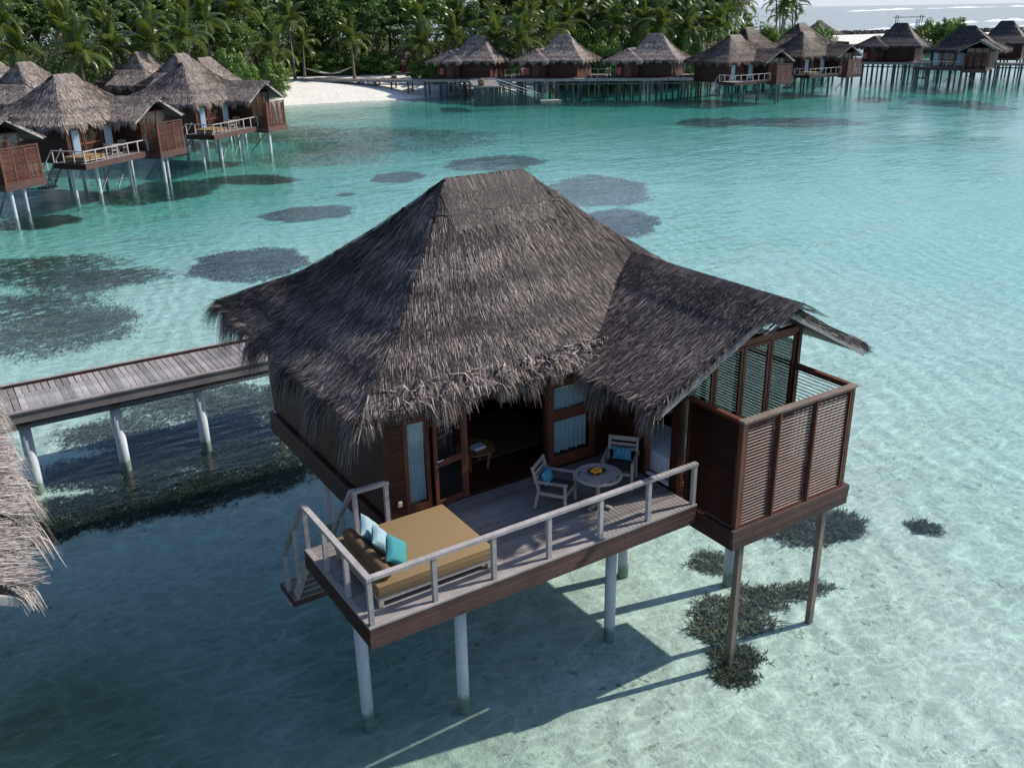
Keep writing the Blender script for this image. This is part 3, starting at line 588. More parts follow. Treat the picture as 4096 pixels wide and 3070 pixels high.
# ------------------------------------------------------------------ shared pieces
def pillow_mesh(name, w_, h_, t_, mat, seed=0):
    r_ = np.random.default_rng(seed); n = 14; s = np.linspace(-1, 1, n+1); X, Y = np.meshgrid(s, s)
    k = (1-np.abs(X)**3.2)*(1-np.abs(Y)**3.2); k = np.clip(k, 0, 1)**0.5
    pin = 1-0.10*(1-X**2)*Y**4; pin2 = 1-0.10*(1-Y**2)*X**4
    wr = 0.05*np.sin(5*X+3*Y+seed)*k+0.03*np.sin(9*Y-4*X+seed)*k
    V = []
    for sg in (1, -1): V.append(np.stack([X*w_/2*pin2, Y*h_/2*pin, sg*t_/2*k*(1+wr)], -1).reshape(-1, 3))
    i = np.arange((n+1)**2).reshape(n+1, n+1); q = np.stack([i[:-1, :-1], i[:-1, 1:], i[1:, 1:], i[1:, :-1]], -1).reshape(-1, 4)
    return np_mesh(name, np.concatenate(V), np.concatenate([q, q[:, ::-1]+(n+1)**2]), mat, smooth=True)

def pile(parent, x, y, r_=0.125, top=-0.45, bot=-5.2, name='pile'):
    return MB().tube([(x, y, bot), (x, y, top)], r_, 20).build(name, 'pile', parent, False)
def smooth_sides(o):
    for p in o.data.polygons: p.use_smooth = len(p.vertices) == 4
    return o

def louvre(parent, a, b, z0, z1, out, mat, pitch=0.070, tilt=35, wid=0.05, name='louvre_panel', stile=0.05, fmat='red_wood', joined=False):
    """slats between the ends a and b (xy); out = +1/-1 side of the wall the lower edge points to (left normal of a->b = +1)"""
    a = Vector((*a, 0)); b = Vector((*b, 0)); d = (b-a).normalized(); L = (b-a).length; nrm = Vector((-d.y, d.x, 0))*out
    fr = MB()
    for e in (a+d*stile/2, b-d*stile/2): fr.beam(e+Vector((0, 0, z0)), e+Vector((0, 0, z1)), stile, 0.07, d.cross(Vector((0, 0, 1))))
    for z in (z0+0.02, z1-0.02): fr.beam(a+d*stile+Vector((0, 0, z)), b-d*stile+Vector((0, 0, z)), 0.066, 0.04)
    p = fr.build(name, fmat, parent)
    n = int((z1-z0-0.06)/pitch); t = math.radians(tilt); l2 = L-2*stile-0.004
    sm = MB(); ax = nrm*math.cos(t)*wid/2+Vector((0, 0, -math.sin(t)*wid/2)); th = (nrm*math.sin(t)+Vector((0, 0, math.cos(t))))*0.006; hd = d*l2/2
    sm.add([-hd-ax-th, hd-ax-th, hd+ax-th, -hd+ax-th, -hd-ax+th, hd-ax+th, hd+ax+th, -hd+ax+th], [(3, 2, 1, 0), (4, 5, 6, 7), (0, 1, 5, 4), (1, 2, 6, 5), (2, 3, 7, 6), (3, 0, 4, 7)])
    c = (a+b)/2
    if joined:
        J = MB()
        for k in range(n): J.add([Vector(v)+c+Vector((0, 0, z0+0.06+k*pitch)) for v in sm.v], [f for f in sm.f], random.random())
        J.build('slats', mat, p)['kind'] = 'stuff'
    else:
        me = sm.mesh('slat', mat)
        for k in range(n): put('slat', me, p, (c.x, c.y, z0+0.06+k*pitch), (0, random.uniform(-0.004, 0.004), 0))
    return p

def boards(parent, name, mat, a, b, z0, z1, h, th=0.03, jit=0.004):
    """clapboards on a wall from a to b, one object per board"""
    a = Vector((*a, 0)); b = Vector((*b, 0)); n = int(round((z1-z0)/h)); h = (z1-z0)/n
    me = MB().beam((a-b)/2, (b-a)/2, th, h-0.008).mesh(name, mat); c = (a+b)/2
    for k in range(n):
        put(name, me, parent, (c.x+random.uniform(-jit, jit), c.y+random.uniform(-jit, jit), z0+h*(k+0.5)))

def railing(parent, pts, z, n_posts, pw=0.085, mat='rail_wood', skip_first=False):
    """handrail along pts with a post at each given parameter"""
    p = MB()
    for i in range(len(pts)-1):
        a, b = Vector((*pts[i], z-0.035)), Vector((*pts[i+1], z-0.035)); d = (b-a).normalized()
        p.beam(a-d*(0.055 if i == 0 else -0.0575), b+d*0.055, 0.115, 0.07)
    rl = p.build('railing', mat, parent, bevel=0.004)
    pm = MB().box(-pw/2, pw/2, -pw/2, pw/2, 0.0, z-0.07).mesh('post', mat)
    for i in range(len(pts)-1):
        for k in range(n_posts[i]+1):
            if k == 0 and (i > 0 or skip_first): continue
            t = k/n_posts[i]; put('post', pm, rl, (pts[i][0]*(1-t)+pts[i+1][0]*t, pts[i][1]*(1-t)+pts[i+1][1]*t, 0.004))
    return rl

def stairs(parent, mat='rail_wood'):
    """flight down from the rear edge of the deck to a low landing by the water"""
    st = MB()
    for x in (0.14, 1.04): st.beam((x, 3.10, -0.18), (x, 4.35, -1.92), 0.05, 0.22)
    s = st.build('stairs', mat, parent)
    tm = MB().box(-0.43, 0.43, -0.12, 0.12, -0.02, 0.02).mesh('step', 'grey_wood')
    for k in range(7): put('step', tm, s, (0.59, 3.24+k*0.165, -0.24-k*0.245))
    l = MB()
    l.box(0.02, 1.2, 4.2, 5.05, -2.06, -1.94)
    ln = l.build('landing', 'fascia_wood', parent)
    pm = MB().box(-0.56, 0.56, -0.055, 0.055, -0.015, 0.015).mesh('plank', 'grey_wood')
    for k in range(7): put('plank', pm, ln, (0.61, 4.27+k*0.118, -1.924))
    for x, y0 in ((0.085, 3.12), (1.12, 3.12)):
        r_ = MB().beam((x, y0, 0.90), (x, 4.66, -1.02), 0.10, 0.06).build('sloping_rail', mat, parent)
        pm2 = MB().box(-0.04, 0.04, -0.04, 0.04, -1.24, 0.0).mesh('post', mat)
        for yy in (3.80, 4.64): put('post', pm2, r_, (x, yy, 0.90-(yy-y0)*1.246-0.03))
    return s

# ------------------------------------------------------------------ main villa
villa = thing('water_villa', 'big thatched stilt villa in the foreground with a furnished sun deck and louvred shower corner', 'villa', group='thatched villas standing on stilts')
rf = put('roof', roofA_shell, villa); th = put('thatch', roofA_hi, rf); th['kind'] = 'stuff'
def barge(parent, mat='rail_wood'):
    for p, q in (((6.22, -0.03, 2.38), (9.4, -0.03, 4.02)), ((12.40, -0.03, 2.42), (9.4, -0.031, 4.021))):
        MB().beam(Vector(p)-Vector((0, 0, 0.07)), Vector(q)-Vector((0, 0, 0.07)), 0.05, 0.14).build('barge_board', mat, parent, bevel=0.005)
barge(villa)
for x, y, q in ((0.55, 1.89, .125), (2.39, 1.2, .125), (6.3, 1.31, .125), (2.84, 9.3, .125), (5, 5, .125), (8, 5.4, .125), (11, 5, .125), (10.15, 1.38, .14), (8.23, 3.17, .14), (11, 9, .125), (8, 9.3, .125), (5.3, 9.3, .125)):
    smooth_sides(pile(villa, x, y, q))
for x, y in ((7.93, -0.86), (10.58, -0.80)):
    MB().box(x-0.065, x+0.065, y-0.065, y+0.065, -4.6, -0.66).build('timber_post', 'post_wood', villa)

deck = MB().box(0.03, 7.5, 0.03, 3.04, -0.30, -0.052).build('deck', 'fascia_wood', villa)
pm = MB().box(-3.66, 3.66, -0.046, 0.046, -0.016, 0.016).mesh('plank', 'grey_wood')
k = 0
for i in range(29):
    yy = 0.185+i*0.0995; put('plank', pm, deck, (3.79, yy, -0.032+random.uniform(-.002, .002)))
MB().box(0.0, 7.50, 0.0, 0.128, -0.045, 0.0).build('edge_board', 'grey_wood', deck, bevel=0.004)
MB().box(0.0, 0.118, 0.132, 3.08, -0.045, 0.0).build('edge_board', 'grey_wood', deck, bevel=0.004)
for i, (z0, z1) in enumerate(((-0.185, -0.048), (-0.315, -0.19), (-0.445, -0.32))):
    MB().box(-0.012*(i > 0)+0.01, 7.48, -0.004*i+0.01, 0.045-0.004*i, z0, z1, 0.4+0.15*i).build('fascia_board', 'fascia_wood', deck, bevel=0.004)
    MB().box(-0.004*i+0.012, 0.045-0.004*i, 0.05, 3.06, z0+0.001, z1, 0.3).build('fascia_board', 'dark_wood', deck, bevel=0.004)
MB().beam((0.3, 0.12, -0.38), (7.4, 0.12, -0.38), 0.1, 0.14).build('joist', 'dark_wood', deck)
MB().beam((0.3, 1.9, -0.40), (7.4, 1.9, -0.40), 0.14, 0.18).build('joist', 'dark_wood', deck)
railing(villa, [(0.085, 3.04), (0.085, 0.085), (7.44, 0.085)], 0.95, [3, 6])
r2 = railing(villa, [(1.12, 3.0), (1.80, 3.0)], 0.95, [1])
stairs(villa)

# body of the house
MB().box(1.88, 7.5, 3.1, 9.9, -0.30, -0.002).build('floor', 'dark_wood', villa)
MB().box(7.52, 11.0, 0.66, 9.9, -0.30, -0.001).build('floor', 'dark_wood', villa)
boards(villa, 'wall_board', 'dark_wood', (1.86, 3.08), (1.86, 9.95), 0.0, 2.72, 0.17)
boards(villa, 'wall_board', 'dark_wood', (1.90, 3.06), (2.26, 3.06), 0.0, 2.72, 0.17)
boards(villa, 'wall_board', 'dark_wood', (7.17, 3.06), (7.53, 3.06), 0.0, 2.72, 0.17)
boards(villa, 'wall_board', 'dark_wood', (7.54, 1.74), (7.54, 3.02), 0.0, 2.72, 0.17)
MB().box(1.80, 1.90, 3.0, 3.1, -0.01, 2.75).build('corner_post', 'dark_wood', villa)
for i, (z0, z1) in enumerate(((-0.20, -0.01), (-0.39, -0.205), (-0.56, -0.395))):
    MB().box(1.72-0.004*i, 1.82, 3.12, 10.0, z0, z1).build('fascia_board', 'dark_wood', villa, bevel=0.004)
MB().box(1.9, 11.0, 9.9, 9.96, -0.3, 3.0).build('rear_wall', 'dark_wood', villa)
MB().box(10.94, 11.0, 3.9, 9.88, -0.3, 3.0).build('side_wall', 'dark_wood', villa)
MB().box(7.60, 7.66, 3.1, 9.88, 0.0, 3.0).build('partition', 'dark_wood', villa)
MB().box(7.62, 10.92, 3.84, 3.88, 0.0, 2.9).build('partition', 'pale_wall', villa)
MB().box(1.9, 7.5, 3.0, 3.12, 2.12, 2.72).build('header_beam', 'dark_wood', villa)
# fixed window with curtain, open door leaf, second door
def leaf(parent, x0, x1, z0, z1, y, mat='red_wood', mid=None, name='door', fw=0.09, th=0.05):
    """glazed leaf in its own frame; returns the frame"""
    m = MB(); m.box(x0, x0+fw, y-th/2, y+th/2, z0, z1); m.box(x1-fw, x1, y-th/2, y+th/2, z0, z1)
    m.box(x0+fw, x1-fw, y-th/2+.002, y+th/2-.002, z0, z0+fw*1.6); m.box(x0+fw, x1-fw, y-th/2+.002, y+th/2-.002, z1-fw, z1)
    segs = [(z0+fw*1.6, z1-fw)]
    if mid: m.box(x0+fw, x1-fw, y-th/2+.002, y+th/2-.002, mid-fw*0.8, mid+fw*0.8); segs = [(z0+fw*1.6, mid-fw*0.8), (mid+fw*0.8, z1-fw)]
    d = m.build(name, mat, parent, bevel=0.004)
    for s0, s1 in segs: MB().box(x0+fw, x1-fw, y-0.004, y+0.004, s0, s1).build('pane', 'glass', d)
    return d
def drape(parent, x0, x1, y, z0, z1, waves, amp=0.035, name='curtain', mat='curtain'):
    n = max(24, waves*8); V = []; zs = np.linspace(z0, z1, 7)
    for z in zs:
        for i in range(n+1):
            t = i/n; V.append((x0+(x1-x0)*t, y+amp*math.sin(t*waves*6.283+0.3*math.sin(z*2))*(1.15-0.3*(z-z0)/(z1-z0)), z+0.012*math.sin(t*waves*3)))
    Q = [(r_*(n+1)+i, r_*(n+1)+i+1, (r_+1)*(n+1)+i+1, (r_+1)*(n+1)+i) for r_ in range(6) for i in range(n)]
    return put(name, np_mesh(name, V, Q, mat, smooth=True), parent)
leaf(villa, 2.27, 2.86, 0.02, 2.10, 3.07, name='window')
drape(villa, 2.37, 2.78, 3.17, 0.18, 2.05, 6)
dh = put('door', None, villa) if False else None
dl = leaf(villa, -0.80, 0.0, 0.03, 2.08, 0.0, mid=1.02, name='door')
dl.location = (3.66, 3.03, 0); dl.rotation_euler = (0, 0, R(9))
hb = MB(); hb.tube([(-0.755, -0.03, 1.12), (-0.755, -0.075, 1.12)], 0.026, 12); hb.tube([(-0.755, -0.075, 1.12), (-0.62, -0.08, 1.125)], [0.012, 0.010], 8); hb.tube([(-0.755, -0.025, 1.00), (-0.755, -0.04, 1.00)], 0.024, 12)
hb.build('handle', 'metal', dl)
MB().box(3.66, 3.74, 3.02, 3.12, 0.0, 2.12).build('door_jamb', 'red_wood', villa)
leaf(villa, 5.82, 7.15, 0.03, 2.10, 3.07, mid=1.26, name='door', fw=0.16)
drape(villa, 6.0, 6.98, 3.19, 0.30, 2.0, 8)
MB().box(5.72, 5.80, 3.02, 3.12, 0.0, 2.12).build('door_jamb', 'dark_wood', villa)
lamp = MB(); lamp.box(-0.05, 0.05, -0.06, 0, -0.06, 0.06)
lamp.build('wall_lamp', 'cream_plastic', villa, bevel=0.015).location = (2.09, 3.03, 0.33)
# bathroom wing: side opening, glass front, louvred far wall
MB().box(7.50, 7.60, 0.66, 0.90, 0.0, 2.75).build('wall_post', 'dark_wood', villa)
MB().box(7.50, 7.60, 1.66, 1.74, 0.0, 2.4).build('wall_post', 'red_wood', villa)
MB().box(7.50, 7.60, 0.90, 1.66, 2.2, 2.5).build('header_beam', 'dark_wood', villa)
MB().box(7.52, 7.64, 0.92, 1.66, 0.0, 0.04).build('sill', 'white_paint', villa)
for i, (x0, x1) in enumerate(((7.62, 8.44), (8.46, 9.27), (9.29, 10.10), (10.12, 10.93))):
    leaf(villa, x0, x1, 0.03, 2.92 if i < 3 else 2.95, 0.70, name='glass_door', fw=0.075)
MB().box(7.60, 10.97, 0.63, 0.77, 2.96, 3.10).build('header_beam', 'red_wood', villa)
MB().box(10.93, 11.03, 0.62, 0.76, 0.0, 3.18).build('corner_post', 'dark_wood', villa)
MB().add([(7.7, 0.70, 3.11), (10.9, 0.70, 3.11), (9.4, 0.70, 3.86)], [(0, 1, 2)]).build('gable_pane', 'glass', villa)
MB().beam((7.0, 0.70, 2.72), (9.4, 0.70, 3.92), 0.09, 0.10).build('rafter', 'red_wood', villa)
MB().beam((11.8, 0.70, 2.72), (9.4, 0.702, 3.918), 0.09, 0.10).build('rafter', 'red_wood', villa)
louvre(villa, (10.99, 0.78), (10.99, 3.86), 0.3, 2.7, -1, 'dark_wood', 0.075, 66, 0.082, 'louvred_wall')
MB().box(10.95, 11.03, 0.8, 3.86, -0.3, 0.3).build('side_wall', 'dark_wood', villa)
# open-air shower corner
X0, X1, Y0, Y1 = 7.66, 10.98, -0.95, 0.66
for i, (z0, z1) in enumerate(((-0.345, -0.205), (-0.505, -0.35), (-0.665, -0.51))):
    d = 0.16-0.012*i
    MB().box(X0-d*0.7, X1+d, Y0-d*0.35, Y0+0.03, z0, z1, 0.45).build('fascia_board', 'fascia_wood', villa, bevel=0.004)
    MB().box(X0-d*0.7, X0-0.02, Y0+0.034, Y1, z0+0.001, z1, 0.3).build('fascia_board', 'dark_wood', villa, bevel=0.004)
    MB().box(X1+0.02, X1+d, Y0+0.034, Y1, z0+0.001, z1, 0.3).build('fascia_board', 'fascia_wood', villa, bevel=0.004)
fl = MB().box(X0, X1, Y0+0.04, Y1, -0.24, -0.215).build('shower_floor', 'grey_wood', villa)
for x in (X0+0.045, X1-0.045):
    MB().box(x-0.05, x+0.05, Y0, Y0+0.10, -0.20, 2.14).build('corner_post', 'red_wood', villa, bevel=0.004)
px = [X0+0.10, 8.70, 9.78, X1-0.10]
for i in range(3):
    louvre(villa, (px[i], Y0+0.04), (px[i+1], Y0+0.04), -0.19, 2.12, -1, 'slat_wood')
for x in px[1:3]: MB().box(x-0.025, x+0.025, Y0-0.022, Y0+0.0, -0.19, 2.13).build('cover_strip', 'red_wood', villa)
louvre(villa, (X0+0.045, Y0+0.11), (X0+0.045, Y1-0.06), -0.19, 2.12, 1, 'dark_wood', 0.080, 38, 0.078, fmat='dark_wood')
louvre(villa, (X1-0.045, Y0+0.11), (X1-0.045, Y1), -0.19, 2.12, -1, 'dark_wood', 0.080, 16, 0.052, fmat='dark_wood')
MB().box(X0-0.02, X1+0.03, Y0-0.035, Y0+0.125, 2.145, 2.20).build('capping_rail', 'post_wood', villa, bevel=0.005)
MB().box(X0-0.02, X0+0.10, Y0+0.13, Y1-0.02, 2.145, 2.20).build('capping_rail', 'red_wood', villa, bevel=0.005)
MB().box(X1-0.10, X1+0.03, Y0+0.13, Y1, 2.145, 2.20).build('capping_rail', 'red_wood', villa, bevel=0.005)

# rolled lower edge of the ridge covering
def roll(pts, r_): MB().tube([(x, y, float(A_MAIN.z(np.array(x), np.array(y)))+0.02+random.uniform(-.006, .012)) for x, y in pts], r_, 7, 0.25).build('ridge_roll', 'thatch', rf, True)
dx_, dy_ = (A_MAIN.r0[0]-A_MAIN.x0)*0.16, (A_MAIN.r0[1]-A_MAIN.y0)*0.16
yf, xl, xr = A_MAIN.r0[1]-dy_, A_MAIN.r0[0]-dx_, A_MAIN.r1[0]+dx_
roll([(xl+(xr-xl)*k/22, yf+0.02*math.sin(k*1.7)) for k in range(23)], 0.032)
roll([(xl-0.01+0.02*math.sin(k), yf+(2*dy_+1.0)*k/10) for k in range(11)], 0.030)
roll([(xr-(0.0), yf+(2*dy_)*k/8) for k in range(9)], 0.030)
# ------------------------------------------------------------------ things on the deck
bed = thing('daybed', 'low wooden daybed with a flat tan mattress on the sun deck', 'daybed')
MB().box(0.40, 2.72, 0.44, 2.36, 0.10, 0.19).build('frame', 'teak', bed, bevel=0.006)
for x, y in ((0.44, 0.48), (2.66, 0.48), (0.44, 2.30), (2.66, 2.30)): MB().box(x-0.045, x+0.045, y-0.045, y+0.045, 0.0, 0.10).build('leg', 'teak', bed)
def slab(name, x0, x1, y0, y1, z0, z1, mat, parent, bev=0.03):
    o = MB().box(x0, x1, y0, y1, z0, z1).build(name, mat, parent); b = o.modifiers.new('bevel', 'BEVEL'); b.width = bev; b.segments = 3
    for p in o.data.polygons: p.use_smooth = True
    return o
ms_ = slab('mattress', 0.38, 2.74, 0.42, 2.38, 0.19, 0.43, 'tan_cloth', bed, 0.025)
for z_ in (0.41, 0.30): MB().tube([(0.40, 0.425, z_), (2.72, 0.425, z_)], 0.008, 5).tube([(2.735, 0.44, z_), (2.735, 2.36, z_)], 0.008, 5).build('piping', 'brown_cloth', ms_)
pts = [(0.64, 0.50+i*0.04, 0.0) for i in range(44)]
bm_ = MB().tube([(0.62, 0.52+i*0.0405, 0.432+0.125) for i in range(43)], [0.125*(1-0.13*math.exp(-(((i % 10.5)-0.0)/0.7)**2)) if 1 < i < 41 else (0.09 if i in (0, 42) else 0.12) for i in range(43)], 24)
bol = bm_.build('bolster', 'brown_cloth', None, True); tag(bol, 'long brown roll cushion lying along the left end of the tan daybed', 'bolster')
p1 = pillow_mesh('cushion', 0.52, 0.50, 0.21, 'stripe_cloth', 1); p2 = pillow_mesh('cushion', 0.52, 0.50, 0.21, 'stripe_cloth', 4); p3 = pillow_mesh('cushion', 0.54, 0.54, 0.20, 'teal_cloth', 7)
p1.transform(Matrix.Rotation(R(24), 4, 'Z')); p2.transform(Matrix.Rotation(R(14), 4, 'Z')); p3.transform(Matrix.Rotation(R(40), 4, 'Z'))
for me_, loc, rot, lb in ((p1, (0.93, 1.90, 0.66), (R(56), 0, R(50)), 'pale blue patterned cushion at the rear, farthest from the corner of the railing'),
                          (p2, (0.97, 1.46, 0.65), (R(52), 0, R(56)), 'pale blue patterned cushion in the middle of the three on the daybed'),
                          (p3, (1.00, 0.92, 0.69), (R(62), 0, R(40)), 'plain teal cushion standing on its corner nearest the front railing')):
    tag(put('cushion', me_, None, loc, rot), lb, 'cushion', 'cushions leaning on the bolster')

chair = thing('armchair', 'grey teak armchair at the left of the round table seen from its side', 'chair', (5.08, 1.70, 0), R(-55), 'teak armchairs around the deck table')
for sx, sy in ((1, -1), (1, 1)): MB().beam((0.32*sx, 0.32*sy, 0), (0.30*sx, 0.31*sy, 0.63), 0.055, 0.055, (1, 0, 0)).build('leg', 'teak', chair)
for sy in (-1, 1):
    MB().beam((-0.36, 0.31*sy, 0), (-0.27, 0.31*sy, 0.42), 0.055, 0.055, (1, 0, 0)).beam((-0.27, 0.31*sy, 0.42), (-0.42, 0.31*sy, 0.93), 0.05, 0.05, (1, 0, 0)).build('rear_leg', 'teak', chair)
    MB().beam((-0.36, 0.335*sy, 0.62), (0.36, 0.335*sy, 0.645), 0.075, 0.03).build('armrest', 'teak', chair)
MB().beam((0.30, -0.29, 0.36), (0.30, 0.29, 0.36), 0.03, 0.07).beam((-0.27, -0.29, 0.36), (-0.27, 0.29, 0.36), 0.03, 0.07).beam((-0.27, -0.31, 0.36), (0.3, -0.31, 0.36), 0.03, 0.07).beam((-0.27, 0.31, 0.36), (0.3, 0.31, 0.36), 0.03, 0.07).build('seat_frame', 'teak', chair)
slab('seat', -0.28, 0.31, -0.29, 0.29, 0.38, 0.45, 'seat_cloth', chair, 0.02)
for z, h_ in ((0.88, 0.10), (0.755, 0.07), (0.66, 0.07)): MB().beam((-0.275-0.15*(z-0.42)/0.51, -0.285, z), (-0.275-0.15*(z-0.42)/0.51, 0.285, z), 0.025, h_).build('back_slat', 'teak', chair)
chair2 = copy_tree(chair); chair2.location = (6.78, 1.68, 0); chair2.rotation_euler = (0, 0, R(-139)); chair2['label'] = 'grey teak armchair behind the round table beside the bathroom opening'
pc = pillow_mesh('cushion', 0.44, 0.30, 0.14, 'dot_cloth', 3)
for ch, lb in ((chair, 'blue sprigged cushion on the left armchair'), (chair2, 'blue sprigged cushion on the armchair behind the table')):
    c_ = put('cushion', pc, None); a = ch.rotation_euler.z
    c_.location = Vector(ch.location)+Vector((-0.20*math.cos(a), -0.20*math.sin(a), 0.61)); c_.rotation_euler = (R(72), 0, a+R(90)); tag(c_, lb, 'cushion', 'sprigged chair cushions')
tbl = thing('round_table', 'round slatted teak pedestal table between the two armchairs', 'table', (5.77, 1.17, 0))
def disc_slats(parent, r_, z, th, mat):
    rim = MB(); n = 40
    V = [(rr_*math.cos(k*6.2832/n), rr_*math.sin(k*6.2832/n), zz) for zz in (z-th, z) for rr_ in (r_, r_-0.07) for k in range(n)]
    for k in range(n):
        j = (k+1) % n; rim.f += [(k, j, 2*n+j, 2*n+k), (2*n+k, 2*n+j, 3*n+j, 3*n+k), (n+j, n+k, 3*n+k, 3*n+j), (j, k, n+k, n+j)]
        rim.tn += [0.5]*4
    rim.v = V; t_ = rim.build('tabletop', mat, parent)
    for k in range(-4, 5):
        y = k*0.095; hx = math.sqrt(max(0, (r_-0.072)**2-(abs(y)+0.043)**2))
        if abs(k) == 0: MB().box(-hx, hx, y-0.043, y+0.043, z-th+0.002, z-0.001).build('slat', mat, t_)
        else:
            MB().box(-hx, -0.052, y-0.043, y+0.043, z-th+0.002, z-0.003, 0.35+0.04*abs(k)).build('slat', mat, t_); MB().box(0.052, hx, y-0.043, y+0.043, z-th+0.002, z-0.003, 0.6).build('slat', mat, t_)
            MB().box(-0.048, 0.048, y-0.043, y+0.043, z-th+0.002, z-0.002, 0.7).build('slat', mat, t_)
    return t_
disc_slats(tbl, 0.50, 0.72, 0.035, 'teak'); tbl.rotation_euler = (0, 0, R(20))
MB().tube([(0, 0, 0.05), (0, 0, 0.685)], 0.045, 14).build('pedestal', 'teak', tbl)
for a in range(4): MB().beam((0, 0, 0.06), (0.34*math.cos(a*1.5708), 0.34*math.sin(a*1.5708), 0.028), 0.07, 0.05).build('foot', 'teak', tbl)
bo = MB(); n = 28; prof_ = [(0.0, 0.0), (0.10, 0.004), (0.17, 0.035), (0.20, 0.06), (0.19, 0.06), (0.155, 0.035), (0.0, 0.016)]
V = [(q[0]*math.cos(k*6.2832/n)*1.0, q[0]*0.72*math.sin(k*6.2832/n), q[1]) for q in prof_ for k in range(n)]
bo.v = V
for i in range(len(prof_)-1):
    for k in range(n): j = (k+1) % n; bo.f.append((i*n+k, i*n+j, (i+1)*n+j, (i+1)*n+k)); bo.tn.append(0.5)
bowl = bo.build('fruit_bowl', 'bowl', None, True); bowl.location = (5.77, 1.22, 0.722); bowl.rotation_euler = (0, 0, R(-20)); tag(bowl, 'shallow carved brown bowl in the middle of the deck table', 'bowl')
fr_ = MB().tube([(-0.05, 0, 0), (-0.043, 0, 0), (-0.02, 0, 0), (0.01, 0, 0.002), (0.035, 0, 0.004), (0.048, 0, 0.004), (0.052, 0, 0.004)], [0.008, 0.024, 0.037, 0.039, 0.03, 0.015, 0.004], 12).mesh('mango', 'mango', True)
for i, (x, y, z, a, lb) in enumerate(((-0.07, -0.05, .062, 20, 'front left in the bowl'), (0.03, -0.06, .062, -30, 'front right in the bowl'), (0.09, 0.01, .064, 80, 'at the right end of the bowl'), (-0.10, 0.02, .064, 100, 'at the left end of the bowl'), (-0.03, 0.06, .063, 10, 'at the back left of the bowl'), (0.05, 0.055, .063, 150, 'at the back right of the bowl'))):
    f_ = put('mango', fr_, None, (5.77+x, 1.22+y, 0.722+z-0.012), (0, 0, R(a)), (1.05, 1.05, 1.05)); tag(f_, 'ripe yellow orange mango '+lb, 'fruit', 'mangoes in the fruit bowl')

# things indoors
it = thing('coffee_table', 'round honey coloured coffee table with slim legs inside the open doorway', 'table', (4.55, 4.15, 0))
MB().tube([(0, 0, 0.46), (0, 0, 0.49)], 0.46, 36).build('tabletop', 'oak', it)
for a in (40, 130, 220, 310): MB().beam((0.30*math.cos(R(a)), 0.30*math.sin(R(a)), 0), (0.38*math.cos(R(a)), 0.38*math.sin(R(a)), 0.46), 0.05, 0.05).build('leg', 'oak', it)
for i, (z, a, lb) in enumerate(((0.49, 12, 'white book lying lowest in the pair on the coffee table'), (0.525, 4, 'white book lying on top in the pair on the coffee table'))):
    bk = MB().box(-0.15, 0.15, -0.11, 0.11, 0, 0.03).build('book', 'paper', None, bevel=0.003); bk.location = (4.58, 4.05, z+0.001); bk.rotation_euler = (0, 0, R(a)); tag(bk, lb, 'book', 'books on the coffee table')
rg = MB().box(4.3, 7.0, 4.3, 6.6, 0.0, 0.014).build('rug', 'rug', None); tag(rg, 'flat woven brown rug on the dark floor indoors', 'rug')
tb = thing('bathtub_platform', 'white tiled bath platform seen through the bathroom opening', 'bath'); slab('base', 7.72, 8.95, 1.15, 2.75, 0.0, 0.44, 'white_paint', tb, 0.02); slab('cushion_top', 7.70, 8.90, 1.2, 2.7, 0.445, 0.50, 'white_paint', tb, 0.02)

# ------------------------------------------------------------------ walkway behind the villa
wk = thing('walkway', 'narrow plank walkway on round piles running left from behind the big villa', 'walkway')
ZW = -0.90
st = MB(); st.beam((-6.5, 16.22, ZW-0.20), (7.5, 16.22, ZW-0.20), 0.09, 0.30); st.build('edge_beam', 'grey_wood', wk)
MB().beam((-6.5, 18.55, ZW-0.12), (7.5, 18.55, ZW-0.12), 0.10, 0.34).build('edge_beam', 'fascia_wood', wk)
MB().beam((-6.5, 16.205, ZW-0.02), (7.5, 16.205, ZW-0.02), 0.14, 0.05).build('kerb', 'grey_wood', wk); MB().beam((-6.5, 18.56, ZW+0.05), (7.5, 18.56, ZW+0.05), 0.12, 0.06).build('kerb', 'grey_wood', wk)
pm = MB().box(-0.084, 0.084, -1.10, 1.10, -0.018, 0.018).mesh('plank', 'grey_wood_y')
for i in range(72):
    put('plank', pm, wk, (-6.4+i*0.192, 17.385, ZW-0.05+random.uniform(-.004, .004)), (0, random.uniform(-.01, .01), random.uniform(-.006, .006)), (random.uniform(.96, 1.02), 1, 1))
MB().tube([(-6.5, 16.55, ZW-0.58), (7.5, 16.55, ZW-0.58)], 0.11, 12).build('service_pipe', 'pipe', wk, True)
MB().tube([(-4.6, 16.35, ZW-0.75), (-4.25, 16.35, ZW-0.75)], 0.10, 12).build('service_pipe', 'pipe', wk, True)
for x in (-6.2, -3.65, -1.10, 1.45, 4.0, 6.6):
    smooth_sides(pile(wk, x, 16.65, 0.165, ZW-0.45))
    MB().beam((x, 16.2, ZW-0.41), (x, 18.6, ZW-0.41), 0.26, 0.12).build('cross_beam', 'dark_wood', wk)

